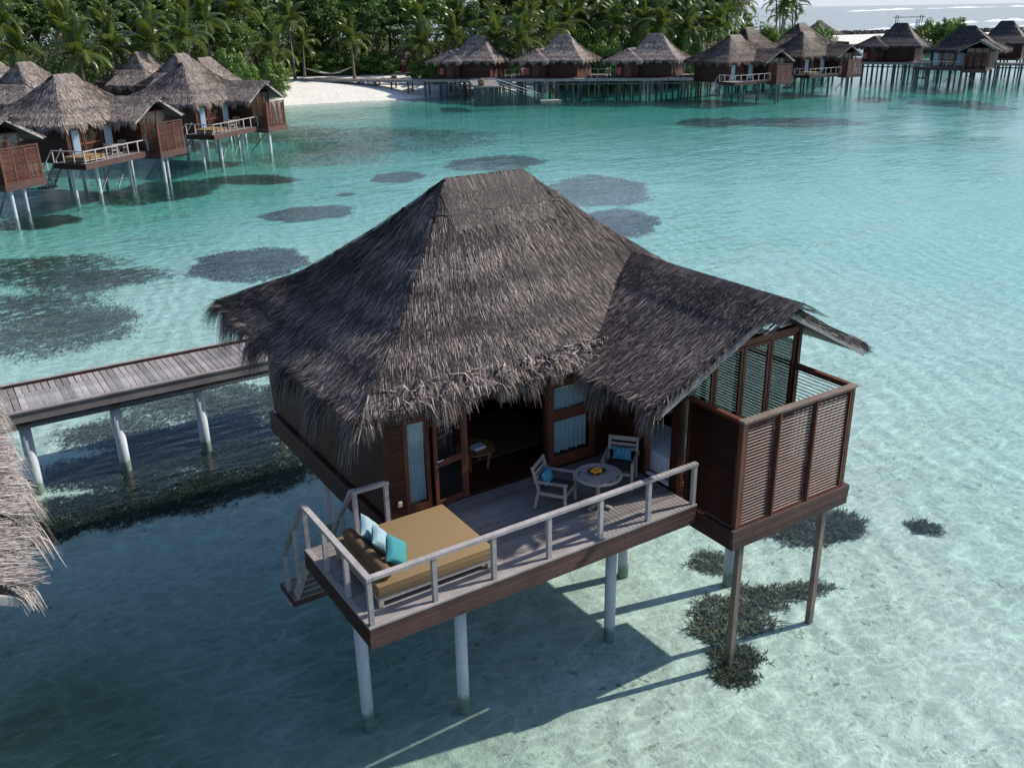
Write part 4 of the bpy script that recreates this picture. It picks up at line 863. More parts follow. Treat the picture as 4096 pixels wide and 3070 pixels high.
# ------------------------------------------------------------------ far villas
def villa_a():
    t = put('water_villa', None); r_ = put('roof', roofA_far_shell, t); h = put('thatch', roofA_lo, r_); h['kind'] = 'stuff'
    barge(t)
    MB().box(1.86, 7.5, 3.08, 9.9, -0.35, 2.75).build('wall', 'far_wood', t)
    MB().box(7.54, 11.0, 0.75, 9.88, -0.35, 3.0).build('wall', 'far_wood', t)
    for z in np.arange(0.15, 2.6, 0.3): pass
    leaf(t, 2.3, 3.6, 0.02, 2.1, 3.03, name='door', mid=1.0); leaf(t, 3.7, 5.6, 0.02, 2.1, 3.03, name='door', mid=1.0); leaf(t, 5.75, 7.1, 0.02, 2.1, 3.03, name='door', mid=1.2)
    drape(t, 2.35, 3.1, 2.98, 0.1, 2.15, 8, name='curtain'); drape(t, 6.0, 6.85, 2.98, 0.1, 2.15, 8, name='curtain')
    for i, (x0, x1) in enumerate(((7.62, 8.7), (8.75, 9.85), (9.9, 10.93))): leaf(t, x0, x1, 0.03, 2.92, 0.70, name='glass_door')
    d = MB().box(0.03, 7.5, 0.03, 3.04, -0.30, -0.02).build('deck', 'grey_wood', t)
    MB().box(0, 7.5, 0, 0.06, -0.44, -0.0).build('fascia', 'fascia_wood', d); MB().box(0, 0.06, 0.065, 3.08, -0.44, -0.0).build('fascia', 'dark_wood', d)
    railing(t, [(0.085, 3.04), (0.085, 0.085), (7.44, 0.085)], 0.95, [3, 6]); stairs(t)
    for x, y in ((0.55, 1.89), (2.39, 1.2), (6.3, 1.31), (2.84, 9.3), (5, 5), (8, 5.4), (11, 5), (11, 9), (8, 9.3), (8.3, -0.5), (10.6, 0.9)): pile(t, x, y, 0.13)
    for a, b in (((2.4, 1.3, -2.9), (4.4, 1.3, -0.5)), ((6.2, 1.3, -0.5), (4.6, 1.3, -2.6)), ((8, -0.4, -0.7), (9.5, 2.5, -2.8))): MB().beam(a, b, 0.09, 0.09).build('brace', 'grey_wood', t)
    MB().box(7.55, 11.12, -1.0, 0.7, -0.665, -0.205).build('shower_base', 'fascia_wood', t)
    for x in (7.705, 10.935): MB().box(x-0.05, x+0.05, -0.95, -0.85, -0.20, 2.2).build('corner_post', 'red_wood', t)
    for i in range(3): louvre(t, (px[i], -0.91), (px[i+1], -0.91), -0.19, 2.15, -1, 'slat_wood', 0.085, 35, 0.074, joined=True)
    for x, o_ in ((7.705, 1), (10.935, -1)): louvre(t, (x, -0.84), (x, 0.6), -0.19, 2.15, o_, 'slat_wood', 0.085, 35, 0.074, joined=True)
    MB().box(7.64, 11.0, -0.98, -0.83, 2.155, 2.21).build('capping_rail', 'slat_wood', t)
    return t
def villa_b():
    t = put('water_villa', None); r_ = put('roof', roofB_shell, t); h = put('thatch', roofB_lo, r_); h['kind'] = 'stuff'
    Z0 = -0.10
    MB().box(0.1, 3.6, -0.9, 6.9, Z0, 2.5).build('wall', 'far_wood', t); MB().box(3.62, 8.45, -0.02, 6.8, Z0, 2.6).build('wall', 'far_wood', t)
    me = MB().box(-2.42, 2.42, -0.02, 0.02, -0.07, 0.07).mesh('wall_board', 'far_wood')
    for k in range(19): put('wall_board', me, t, (6.03, -0.035, Z0+0.09+k*0.165))
    me = MB().box(-0.02, 0.02, -3.4, 3.4, -0.07, 0.07).mesh('wall_board', 'slat_wood')
    for k in range(19): put('wall_board', me, t, (8.475, 3.4, Z0+0.09+k*0.165))
    MB().box(8.44, 8.53, -0.08, 0.0, Z0, 2.5).build('corner_post', 'red_wood', t)
    MB().box(8.5, 8.52, 3.3, 3.42, Z0, 2.5).build('cover_strip', 'dark_wood', t)
    MB().box(1.4, 2.5, -0.96, -0.9, Z0, 1.6).build('door', 'red_wood', t); MB().box(0.2, 0.85, -0.98, -0.92, Z0+0.35, Z0+1.35).build('sign_board', 'sign_pink', t)
    for x in (2.9, 3.5): MB().box(x-0.05, x+0.05, -0.97, -0.87, Z0, 2.4).build('wall_post', 'dark_wood', t)
    MB().box(-0.95, -0.80, -1.6, -1.45, Z0, 2.35).build('porch_post', 'dark_wood', t); MB().tube([(-0.87, -1.52, Z0), (-0.87, -1.52, Z0+0.25)], 0.2, 12).build('post_base', 'dark_wood', t)
    MB().box(-1.3, 8.6, -1.9, 7.0, Z0-0.3, Z0-0.01).build('deck', 'fascia_wood', t)
    ds = MB().box(8.6, 11.6, 4.8, 7.4, Z0-0.25, Z0).build('side_deck', 'grey_wood', t)
    railing(t, [(9.0, 4.85), (11.5, 4.85), (11.5, 7.3)], 0.95, [2, 2]).location.z = Z0
    for q in (0, 1.0): MB().beam((9.2+q, 4.7, Z0-0.1), (9.2+q, 3.2, Z0-2.3), 0.08, 0.12).build('stair_rail', 'rail_wood', t)
    for q in (0, 1.0): MB().beam((9.2+q, 4.8, 0.1), (9.2+q, 3.3, Z0-1.4), 0.06, 0.06).build('stair_rail', 'rail_wood', t)
    for x in (0.4, 3.0, 5.6, 8.2):
        for y in (-1.4, 2.5, 6.2): pile(t, x, y, 0.14, Z0-0.2)
    for x, y in ((9.0, 7.0), (11.2, 7.0), (11.2, 5.1)): pile(t, x, y, 0.12, Z0-0.2)
    return t
GV_ = 'thatched villas standing on stilts'
pa = villa_a(); pb = villa_b(); first = {'a': pa, 'b': pb}; used = set()
def place_villa(kind, x, y, rz, z, label, s=1.0):
    o = first[kind] if kind not in used else copy_tree(first[kind]); used.add(kind)
    o.location = (x, y, z); o.rotation_euler = (0, 0, R(rz)); o.scale = (s, s, s); tag(o, label, 'villa', GV_); return o

def swap(o, parts, mat_, cache={}):
    for ch in KIDS.get(o.name, []):
        if ch.name.split('.')[0] in parts and ch.data:
            key = (ch.data.name, mat_)
            if key not in cache:
                me = ch.data.copy(); me.materials[0] = M[mat_]; cache[key] = me
            ch.data = cache[key]
        swap(ch, parts, mat_)
late = []
for kind, x, y, rz, z, label in (
    ('a', 6.5, 65.5, 39.4, -0.65, 'largest looking left hand villa, with a red louvred corner and outside stair'),
    ('a', 19.7, 77.2, 38.8, -0.63, 'front row left villa nearest the beach, daybed and chairs on its deck'),
    ('a', -6.3, 57.0, 35.5, -0.72, 'villa cut by the left edge of the frame, only its gable and louvred corner showing'),
    ('b', 25.0, 107.5, 39.0, -0.7, 'villa with a low side roof peeping out between the two front villas on the left'),
    ('b', 22.6, 118.5, 39.0, -0.7, 'villa with a dark pointed roof farthest back among the left hand group'),
    ('b', 27.6, 104.0, 215.0, -0.7, 'left hand villa roof closest to the sand, its low side roof pointing at the beach'),
    ('b', 6.4, 100, 39.0, -0.7, 'steep dark roofed villa directly behind the large left villa on its left side'),
    ('b', 3.8, 106.5, 39.0, -0.7, 'roof at the left edge of the frame behind the other left villas'),
    ('b', 73.1, 130.2, 305.4, -0.2, 'leftmost of the three beach jetty villas, standing partly over the sand'),
    ('b', 83.6, 120.4, 304.1, -0.2, 'middle one of the three beach jetty villas seen from behind'),
    ('b', 93.9, 109.5, 303.7, -0.2, 'rightmost of the three beach jetty villas, water showing beneath its porch'),
    ('a', 100.8, 90.4, 1.9, -0.70, 'first railed deck villa right of the three beach jetty villas, with a louvred corner'),
    ('a', 120.0, 92.8, 1.3, -0.70, 'second railed deck villa on the right, in front of the open pavilion'),
    ('b', 135.5, 122.5, 2.0, -0.4, 'roof showing directly behind the brown roofed villa right of the beach villas'),
    ('b', 153.0, 124.5, 2.0, 0.0, 'grey roof with a low wing showing behind the second railed deck villa on the right'),
    ('b', 151.0, 106.7, 293.5, 0.05, 'villa standing over open water left of the far leafy shrubs'),
    ('a', 145.5, 92.0, 293.3, -0.45, 'dark villa seen from its louvred side near the right edge, ladder down to the water'),
    ('b', 172.5, 99.0, 292.0, 0.0, 'villa cut by the right edge of the frame')):
    v_ = place_villa(kind, x, y, rz, z, label, 1.0+min(0.075, max(0.0, 0.02+0.0005*(math.hypot(x, y)-100)))+(0.01 if x > 95 else 0))
    if x > 70: late.append((v_, 'thatch_backlit' if x > 139 and y < 115 else 'thatch_brown' if x > 98 else None))
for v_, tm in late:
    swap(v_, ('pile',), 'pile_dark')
    if tm: swap(v_, ('roof', 'thatch'), tm)
# loungers, tables and chairs on the left decks
def on_deck(v, o, lx, ly, rz, label, grp=None):
    c = copy_tree(o); a = v.rotation_euler.z; c.location = Vector(v.location)+Vector((lx*math.cos(a)-ly*math.sin(a), lx*math.sin(a)+ly*math.cos(a), 0.0)); c.rotation_euler = (0, 0, a+R(rz)); c['label'] = label
    if grp: c['group'] = grp
    return c
lounge = None
vs_ = [o for o in COL.objects if o.parent is None and o.get('category') == 'villa']
def by_label(s): return [o for o in vs_ if s in o['label']][0]
va2 = by_label('largest looking'); va3 = by_label('front row left villa'); va5 = by_label('in front of the open pavilion')
for v, nm_ in ((va2, 'the large left villa'), (va3, 'the beachward left villa')):
    on_deck(v, chair, 4.9, 1.6, 0, 'teak armchair at the left of the table on the deck of '+nm_, 'deck furniture of far villas')
    on_deck(v, chair, 6.4, 1.9, -160, 'teak armchair at the right of the table on the deck of '+nm_, 'deck furniture of far villas')
    t_ = copy_tree(tbl); a = v.rotation_euler.z; t_.location = Vector(v.location)+Vector((5.6*math.cos(a)-1.5*math.sin(a), 5.6*math.sin(a)+1.5*math.cos(a), 0.0)); t_['label'] = 'round teak table on the deck of '+nm_
    b_ = copy_tree(bed); b_.location = v.location; b_.rotation_euler = (0, 0, a); b_['label'] = 'tan daybed on the deck of '+nm_
b_ = copy_tree(bed); b_.location = va5.location; b_.rotation_euler = (0, 0, va5.rotation_euler.z); b_['label'] = 'tan daybed on the deck of the second railed villa on the right'

# the villa at the left edge: its roof edge juts into the picture
nb = place_villa('a', -17.25, 0.45, 0, -0.12, 'near thatched villa cut by the left frame edge, only its sunlit eave in view')
for ch in list(nb.children):
    if ch.name.split('.')[0] in ('louvre_panel', 'capping_rail', 'corner_post', 'shower_base') or (ch.name.startswith('pile') and ch.data.vertices[0].co.x > 9):
        for c2 in list(ch.children): bpy.data.objects.remove(c2)
        bpy.data.objects.remove(ch); continue
    if ch.name.startswith('roof'):
        ch.data = roofA_shell
        for c2 in ch.children: c2.data = roofN_hi

# ------------------------------------------------------------------ jetty along the beach
def jetty(name, label, pts, zs, wid, npile, name_z=-5.0, step=3.4):
    t = thing(name, label, 'jetty', group='jetties between the villas')
    for i in range(len(pts)-1):
        a, b = Vector((*pts[i], zs[i])), Vector((*pts[i+1], zs[i+1])); d = (b-a).normalized(); nrm = Vector((-d.y, d.x, 0)).normalized()
        MB().beam(a+nrm*wid/2-Vector((0, 0, .03)), b+nrm*wid/2-Vector((0, 0, .03)), wid-0.1, 0.06).build('deck_boards', 'grey_wood_y', t)
        MB().beam(a-Vector((0, 0, .15)), b-Vector((0, 0, .15)), 0.10, 0.40).build('edge_beam', 'grey_wood', t); MB().beam(a+nrm*wid-Vector((0, 0, .15)), b+nrm*wid-Vector((0, 0, .15)), 0.10, 0.40).build('edge_beam', 'fascia_wood', t)
        MB().tube([a+nrm*0.4-Vector((0, 0, .75)), b+nrm*0.4-Vector((0, 0, .75))], 0.10, 8).build('service_pipe', 'pipe', t)
        n = int((b-a).length/step)
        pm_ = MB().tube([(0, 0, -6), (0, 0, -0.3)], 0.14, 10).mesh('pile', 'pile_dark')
        for k in range(n+1):
            p_ = a.lerp(b, (k+0.5)/(n+1))
            for o_ in (0.35, wid-0.35): put('pile', pm_, t, p_+nrm*o_)
            MB().beam(p_-Vector((0, 0, .42)), p_+nrm*wid-Vector((0, 0, .42)), 0.2, 0.2).build('cross_beam', 'dark_wood', t)
    return t
jetty('jetty', 'long grey plank jetty running from the sand past the three beach villas', [(54.0, 151.5), (74.0, 123.2), (100.0, 98.4)], (-0.78, -0.52, -0.38), 2.3, 10)
jetty('jetty', 'far jetty on a forest of thin posts joining the villas at the right', [(143, 110.0), (151, 101.0), (160, 82.0), (168, 69)], (-0.1, -0.25, -0.15, -0.1), 2.2, 8, step=2.0)
jetty('jetty', 'jetty hidden behind the railed deck villas on the right', [(104, 104.5), (130, 106.5), (144, 109)], (-0.5, -0.5, -0.1), 2.2, 8, step=2.6)

bs = thing('boarding_stair', 'blue green boarded stair going down from the jetty to a floating step', 'stair')
a0 = Vector((67.8, 109.5, -1.2)); 
P_ = lambda x, y, z: Vector((x, y, z))
j0, j1 = P_(72.2, 119.6, -0.34), P_(75.6, 117.2, -0.32); k0, k1 = P_(69.2, 113.0, -0.75), P_(72.4, 110.8, -0.75)
MB().add([j0, j1, k1, k0, j0-P_(0, 0, .2), j1-P_(0, 0, .2), k1-P_(0, 0, .2), k0-P_(0, 0, .2)], [(0, 3, 2, 1), (4, 5, 6, 7), (0, 1, 5, 4), (1, 2, 6, 5), (2, 3, 7, 6), (3, 0, 4, 7)]).build('ramp', 'grey_wood', bs)
e1 = P_(79.6, 109.6, -3.1)
d_ = (P_(79.6, 109.6, 0)-P_(69.2, 113.0, 0)).normalized(); n_ = P_(-d_.y, d_.x, 0)
q = [P_(69.2, 113.0, -0.75), P_(72.6, 111.89, -0.75), P_(79.0, 109.8, -3.1)]
L_ = 46
bmv = MB().box(-0.075, 0.075, -0.02, 0.02, -1, 0).mesh('board', 'stair_paint')
for i in range(L_):
    s_ = i/(L_-1)*(q[2]-q[0]).to_2d().length; pos = q[0].to_2d()+d_.to_2d()*s_
    l1 = (q[1]-q[0]).to_2d().length; zt = -0.75 if s_ < l1 else -0.75-(s_-l1)/((q[2]-q[1]).to_2d().length)*2.35
    put('board', bmv, bs, (pos.x, pos.y, zt), (0, 0, math.atan2(d_.y, d_.x)), (1, 1, max(0.35, zt+3.75)))
MB().beam(q[0], q[1], 0.1, 0.1).beam(q[1], q[2], 0.1, 0.1).build('stringer', 'stair_paint', bs)
for k in range(9):
    c0 = q[1].lerp(q[2], (k+0.5)/9); MB().beam(c0, c0+n_*2.2, 0.32, 0.05).build('step', 'grey_wood', bs)
for off in (0.0, 2.2):
    ra = MB()
    pts_ = [q[0]+n_*off, q[1]+n_*off, q[2]+n_*off]
    for u_, v_ in ((pts_[0], pts_[1]), (pts_[1], pts_[2])):
        ra.tube([u_+P_(0, 0, 0.95), v_+P_(0, 0, 0.95)], 0.025, 6); ra.tube([u_+P_(0, 0, 0.5), v_+P_(0, 0, 0.5)], 0.02, 6)
    for p_ in (pts_[0], pts_[0].lerp(pts_[1], .5), pts_[1], pts_[1].lerp(pts_[2], .5), pts_[2]): ra.tube([p_, p_+P_(0, 0, 0.95)], 0.025, 6)
    ra.build('handrail', 'metal', bs)
fp = MB().box(-1.6, 1.6, -0.8, 0.8, -0.12, 0.12).build('floating_step', 'grey_wood', None, bevel=0.03); fp.location = (80.7, 109.6, WZ+0.12); fp.rotation_euler = (0, 0, math.atan2(d_.y, d_.x)); tag(fp, 'flat floating step at the foot of the blue green stair', 'platform')

# ------------------------------------------------------------------ things on the beach
def pot(x, y, z, s, label):
    m_ = MB(); m_.tube([(0, 0, 0), (0, 0, 0.15*s), (0, 0, 0.4*s), (0, 0, 0.62*s), (0, 0, 0.7*s), (0, 0, 0.66*s)], [0.22*s, 0.32*s, 0.38*s, 0.30*s, 0.32*s, 0.26*s], 18)
    o_ = m_.build('clay_pot', 'clay', None, True); o_.location = (x, y, z); tag(o_, label, 'pot', 'clay pots by the jetty')
pot(69.2, 140.2, float(ground_z(69.2, 140.2)), 1.5, 'squat brown clay pot on the sand behind the jetty'); pot(70.6, 113.2, -0.74, 1.5, 'round brown clay pot beside the top of the blue green stair')
def hut(name, x, y, z, rz, r_, h_eave, h_top, label, cat, walls=True, n=4, group=None, posts=True, posth=None, mat='thatch_far'):
    t = thing(name, label, cat, (x, y, z), R(rz), group)
    hh = Hip(-r_, r_, -r_, r_, (0, 0), (0.001, 0.001), h_eave, h_top, 0.6)
    hh.x0 = -r_; s_ = put('roof', roof_shell([hh], mat, 0.12, 0.4), t); k_ = put('thatch', strands_mesh([hh], 1800, 0.09, 0.5, mat, int(x), 900, 0.45, cap=False), s_); k_['kind'] = 'stuff'
    for sx in (-1, 1):
        for sy in (-1, 1): MB().box(sx*r_*0.72-0.07, sx*r_*0.72+0.07, sy*r_*0.72-0.07, sy*r_*0.72+0.07, -1.5, h_eave+0.2).build('post', 'red_panel' if walls else 'dark_wood', t)
    if walls:
        q_ = r_*0.72
        for a_ in range(3):
            w_ = MB().box(-q_+0.08, q_-0.08, -0.04, 0.04, -0.2, 0.95).build('low_wall', 'red_panel', t); w_.rotation_euler = (0, 0, R(90*a_)); w_.location = (q_*math.sin(R(90*a_)), -q_*math.cos(R(90*a_)), 0)
    return t
hut('beach_hut', 78.2, 155.6, float(ground_z(78.2, 155.6)), 20, 2.3, 2.7, 4.9, 'small hut with low red walls and a pointed thatch on the beach', 'hut')
fx = np.arange(-200, 181, 4.0); fy = np.arange(106, 425, 4.0)
def floor_z(X, Y):
    sh = np.interp(X, [-200, 0, 25, 40, 50, 60, 70, 95, 110, 150, 175], [100, 112, 122, 137, 150, 157, 160, 150, 148, 146, 156]); return np.where(Y > sh, ground_z(X, Y)+0.12+0.1*wob(X, Y, 0.8, 9), -6.0)
g = grid('forest_floor', fx, fy, floor_z, 'litter'); g['kind'] = 'structure'
hm = thing('hammock', 'white rope hammock slung between the two beach palms', 'hammock')
ha, hb_ = Vector((59.0, 155.4, 0.75)), Vector((65.0, 148.0, 1.0)); hd_ = (hb_-ha); hn = Vector((-hd_.y, hd_.x, 0)).normalized(); V = []; Q = []
for i in range(17):
    t_ = 0.28+0.44*i/16; c_ = ha+hd_*t_; zc = 0.88-1.15*(1-((t_-0.5)/0.5)**2)
    for j in range(5): V.append((c_.x+hn.x*(j-2)*0.28, c_.y+hn.y*(j-2)*0.28, zc+0.06*(j-2)**2))
for i in range(16):
    for j in range(4): Q.append((i*5+j, i*5+j+1, i*5+j+6, i*5+j+5))
put('sling', np_mesh('sling', V, Q, 'rope', smooth=True), hm)
for e_, i in ((ha, 0), (hb_, 16)):
    m_ = MB()
    for j in range(5): m_.tube([e_, Vector(V[i*5+j])], 0.03, 5)
    m_.build('rope', 'rope', hm)

# right hand side: pavilion, parasol, frames, breakwater, surf
pv = hut('pavilion', 257.2, 206.0, -2.75, -30, 5.8, 3.9, 8.3, 'open pavilion with a pyramid thatch and dark posts by the far lagoon', 'pavilion', walls=False)
MB().box(-5, 8.5, -5, 5, -0.5, 0.3).build('platform', 'stair_paint', pv)
for x in (6.4, 8.4): MB().box(x-.08, x+.08, -4.9, 4.9, 0.3, 1.4).build('side_wall', 'dark_wood', pv)
hut('thatch_parasol', 133.0, 141.0, 0.3, 0, 2.2, 2.3, 3.6, 'left one of two small round thatch sunshades behind the brown roofed villa', 'sunshade', walls=False, group='thatch sunshades')
hut('thatch_parasol', 141.0, 138.0, 0.3, 0, 2.2, 2.3, 3.6, 'right one of two small round thatch sunshades behind the brown roofed villa', 'sunshade', walls=False, group='thatch sunshades')
hut('service_hut', 128.5, 128.5, -0.3, 8, 4.2, 2.2, 3.9, 'low wide thatch roof squeezed between a beach villa and the brown roofed villa', 'hut', walls=False)
hut('garden_hut', 152.0, 168.0, 0.0, 30, 6.0, 2.8, 6.6, 'grey roof rising right behind the rightmost beach villa', 'hut', walls=False)
hut('garden_hut', 128.0, 160.0, 0.3, 10, 4.5, 2.6, 4.6, 'grey roofed hut in the trees between two beach villas', 'hut', walls=False)
pr = thing('parasol', 'blue beach parasol against the open sea', 'parasol', (215, 199, -0.9)); cn = MB(); cn.v = [(0, 0, 4.0)]+[(2.8*math.cos(k*.7854), 2.8*math.sin(k*.7854), 3.0) for k in range(8)]+[(0, 0, 3.85)]
for k in range(8): cn.f += [(0, 1+k, 1+(k+1) % 8), (9, 1+(k+1) % 8, 1+k)]; cn.tn += [.5, .5]
cn.build('canopy', 'blue_cloth', pr); MB().tube([(0, 0, 0), (0, 0, 3.9)], 0.05, 8).build('pole', 'metal', pr)
gp = thing('pole_frame', 'thin white pole frame standing among the shrubs behind the beach villas', 'frame', (140.5, 147.5, -0.6), R(-35))
m_ = MB(); m_.tube([(-3.2, 0, 0), (-3.2, 0, 5.2)], 0.09, 6).tube([(0, 0, 0), (0, 0, 5.3)], 0.09, 6).tube([(1.6, 0, 0), (1.6, 0, 5.3)], 0.09, 6).tube([(-3.2, 0, 4.9), (1.8, 0, 5.0)], 0.07, 6); m_.build('poles', 'white_paint', gp)
sf = thing('swing_frame', 'thin white wooden frame with cloth showing above the lone right villa', 'frame', (236, 158, -1.6), R(-35)); m_ = MB()
for x in (-3.6, -3.0, 3.0, 3.6): m_.tube([(x, 0, 0), (x, 0, 8.6)], 0.10, 6)
m_.tube([(-4.3, 0, 8.0), (4.3, 0, 8.0)], 0.10, 6); m_.build('poles', 'fascia_wood', sf); MB().box(1.9, 2.7, -0.05, 0.05, 5.5, 7.4).build('cloth', 'white_paint', sf)
rk = MB(); ra_ = [(352, 303), (372, 292), (400, 287), (450, 246), (562, 195), (640, 128)]
for i in range(len(ra_)-1):
    a_, b_ = Vector((*ra_[i], 0)), Vector((*ra_[i+1], 0)); n = int((b_-a_).length/0.6)
    for k in range(n):
        for lay in range(4):
            c_ = a_.lerp(b_, (k+random.random())/n)+Vector((random.uniform(-1.6, 1.6), random.uniform(-1.6, 1.6), WZ+0.1+lay*0.5+random.uniform(-.2, .2))); s_ = random.uniform(0.35, 0.65)
            vv = [c_+Vector((random.uniform(.6, 1)*s_*x, random.uniform(.6, 1)*s_*y, random.uniform(.6, 1)*s_*z)) for z in (-1, 1) for y in (-1, 1) for x in (-1, 1)]
            rk.add(vv, [(0, 2, 3, 1), (4, 5, 7, 6), (0, 1, 5, 4), (2, 6, 7, 3), (0, 4, 6, 2), (1, 3, 7, 5)], random.random())
o = rk.build('breakwater', 'rock'); tag(o, 'dark rubble breakwater along the ocean side of the far sand', 'breakwater'); o['kind'] = 'stuff'
# breaking surf on the outer reef: low ridges of foam
def surf(label, line, wid, hgt, seed):
    r_ = np.random.default_rng(seed); V = []; Q = []; L = [Vector(p) for p in line]; n = 160; acc = 0
    for i in range(n+1):
        t = i/n*(len(L)-1); k = min(int(t), len(L)-2); c_ = L[k].lerp(L[k+1], t-k); d = (L[k+1]-L[k]).normalized(); nn = Vector((-d.y, d.x))
        w_ = wid*max(0.02, 0.45+0.5*math.sin(i*0.21+seed)+0.35*math.sin(i*0.53+2*seed)+r_.normal(0, 0.12))*math.sin(math.pi*min(1, max(0.0, (i+1)/(n+2))))**0.3
        h_ = hgt*min(1, w_/wid)*r_.uniform(0.7, 1.2)
        for j, (o_, z_) in enumerate(((-1, -0.05), (-0.55, 0.5), (0, 1.0), (0.4, 0.45), (1.3, -0.05))): V.append((c_.x+nn.x*o_*w_+r_.normal(0, .1), c_.y+nn.y*o_*w_, WZ+z_*h_))
    for i in range(n):
        for j in range(4): Q.append((i*5+j, i*5+5+j, i*5+6+j, i*5+1+j))
    o_ = put('surf', np_mesh('surf', V, Q, 'foam', smooth=True)); o_['kind'] = 'stuff'; tag(o_, label, 'surf'); return o_
surf('white line of surf close behind the breakwater', [(430, 335), (505, 360), (560, 330), (660, 300), (800, 250)], 4, 0.6, 1)
surf('tallest white breaker on the reef at the right edge', [(560, 400), (660, 420), (820, 440), (1000, 400)], 8, 1.6, 3)
surf('thin white breaker far out on the sea', [(1900, 1500), (2600, 1850), (4200, 2200)], 30, 3.5, 5)

# ------------------------------------------------------------------ palms
def frond_mesh(L, droop, seed, arch=0.5):
    r_ = random.Random(seed); V = []; F_ = []; T = []; pts = []
    n = 12; ang = arch; p_ = Vector((0, 0, 0)); pts.append((p_.copy(), ang))
    for i in range(n):
        ang -= droop/n*(0.5+i/n*1.0); p_ = p_+Vector((math.cos(ang), 0, math.sin(ang)))*(L/n); pts.append((p_.copy(), ang))
    for i in range(n):   # midrib
        a, b = pts[i][0], pts[i+1][0]; w0, w1 = 0.07*(1-i/n)+0.02, 0.07*(1-(i+1)/n)+0.02
        k = len(V); V += [a+Vector((0, -w0, 0)), a+Vector((0, w0, 0)), b+Vector((0, w1, 0)), b+Vector((0, -w1, 0))]; F_.append((k, k+1, k+2, k+3)); T.append(0.92)
    m_ = 52
    for i in range(m_):
        t = 0.10+0.90*i/m_; k = min(int(t*n), n-1); f_ = t*n-k; c_ = pts[k][0].lerp(pts[k+1][0], f_); ag = pts[k][1]
        fwd = Vector((math.cos(ag), 0, math.sin(ag))); ll = L*0.27*math.sin(math.pi*min(1, 0.18+0.80*t))**0.7*r_.uniform(0.85, 1.1)
        for s in (-1, 1):
            sweep = 0.55+0.4*t; d = (Vector((0, s, 0))+fwd*sweep).normalized()
            dn = r_.uniform(0.35, 0.85)
            mid = c_+d*ll*0.55+Vector((0, 0, -ll*0.13*dn)); tip = c_+d*ll*0.92+Vector((0, 0, -ll*0.62*dn)); wv = fwd*(0.034*L/4)
            k2 = len(V); V += [c_-wv, c_+wv, mid+wv, mid-wv, tip]; F_ += [(k2, k2+1, k2+2, k2+3), (k2+3, k2+2, k2+4)]; tt = r_.uniform(0.2, 0.75); T += [tt, tt+0.05]
    me = bpy.data.meshes.new('frond'); me.from_pydata(V, [], F_); a = me.attributes.new('tone', 'FLOAT', 'FACE'); a.data.foreach_set('value', np.array(T, np.float32)); me.materials.append(M['palm_leaf']); return me
FR = [frond_mesh(4.3, 1.9, 1, 0.75), frond_mesh(4.6, 1.6, 2, 0.5), frond_mesh(4.2, 2.2, 3, 0.95), frond_mesh(4.4, 1.3, 4, 1.1), frond_mesh(4.0, 2.6, 5, 0.6)]
def palm(x, y, zc, label, group, s=1.0, lean=0.0, n=22, rs=0):
    r_ = random.Random(rs); zg = float(ground_z(x, y)); H = max(2.0, zc-zg); a = r_.uniform(0, 6.28); le = lean or H*r_.uniform(0.02, 0.10)
    t = thing('palm_tree', label, 'palm tree', (x-le*math.cos(a), y-le*math.sin(a), zg), 0, group)
    pts = [(le*math.cos(a)*(k/8)**1.6, le*math.sin(a)*(k/8)**1.6, H*k/8) for k in range(9)]
    MB().tube(pts, [0.24-0.012*k if k else 0.34 for k in range(9)], 8).build('trunk', 'bark', t, True)
    top = Vector(pts[-1])
    for k in range(n):
        u_ = k/n; az = k*2.39996+r_.uniform(-.2, .2)
        if u_ < 0.25: me, el = FR[3], R(-48+r_.uniform(-8, 8))
        elif u_ < 0.55: me, el = FR[r_.choice((0, 1, 3))], R(-22+r_.uniform(-10, 10))
        elif u_ < 0.85: me, el = FR[r_.choice((0, 1, 2))], R(10+r_.uniform(-10, 12))
        else: me, el = FR[r_.choice((2, 4))], R(38+r_.uniform(-10, 14))
        o_ = put('frond', me, t, top, (r_.uniform(-.25, .25), el, az), (s*r_.uniform(.85, 1.1),)*3)
    return t
PALMS=[ (11.6,155.2,8.6), (10.4,129.9,5.5), (20.2,155.7,8.7), (16.6,123.5,5.4), (23.2,141.9,8.0), (21.5,127.6,6.0), (31.3,148.6,9.0), (26.3,126.8,6.2), (37.7,150.4,9.7), (31.5,128.3,6.7), (38.7,143.9,8.8), (46.1,151.0,10.4), (48.4,141.3,4.1), (55.8,153.1,8.5), (59.5,150.7,4.9), (64.7,145.0,5.2), (78.3,148.2,7.1), (75.1,140.8,4.4), (81.2,140.4,5.6), (87.5,149.5,8.8), (92.8,148.5,9.8), (85.1,134.4,6.6), (82.3,127.9,5.1), (85.9,125.6,4.9), (90.3,131.1,7.3), (98.7,141.2,9.4), (108.5,150.4,10.4), (92.7,127.2,5.9), (99.9,132.1,7.6), (107.6,139.0,8.9), (116.4,145.3,10.2), (112.3,136.0,8.4), (108.8,128.8,6.9), (112.9,126.2,7.8), (116.7,126.1,7.9), (110.4,118.3,6.6), (126.0,135.6,10.0), (124.9,130.4,9.1), (119.5,122.0,7.3), (114.2,115.8,5.9), (129.4,127.5,8.7), (123.0,119.7,6.9), (121.9,115.7,6.1), (137.3,129.6,10.0), (130.4,122.2,8.3), (142.2,131.2,10.7), (173.2,149.4,10.7), (180.3,154.3,7.5), (173.4,146.9,9.3), (179.7,150.0,8.9), (174.0,144.1,10.7) ]
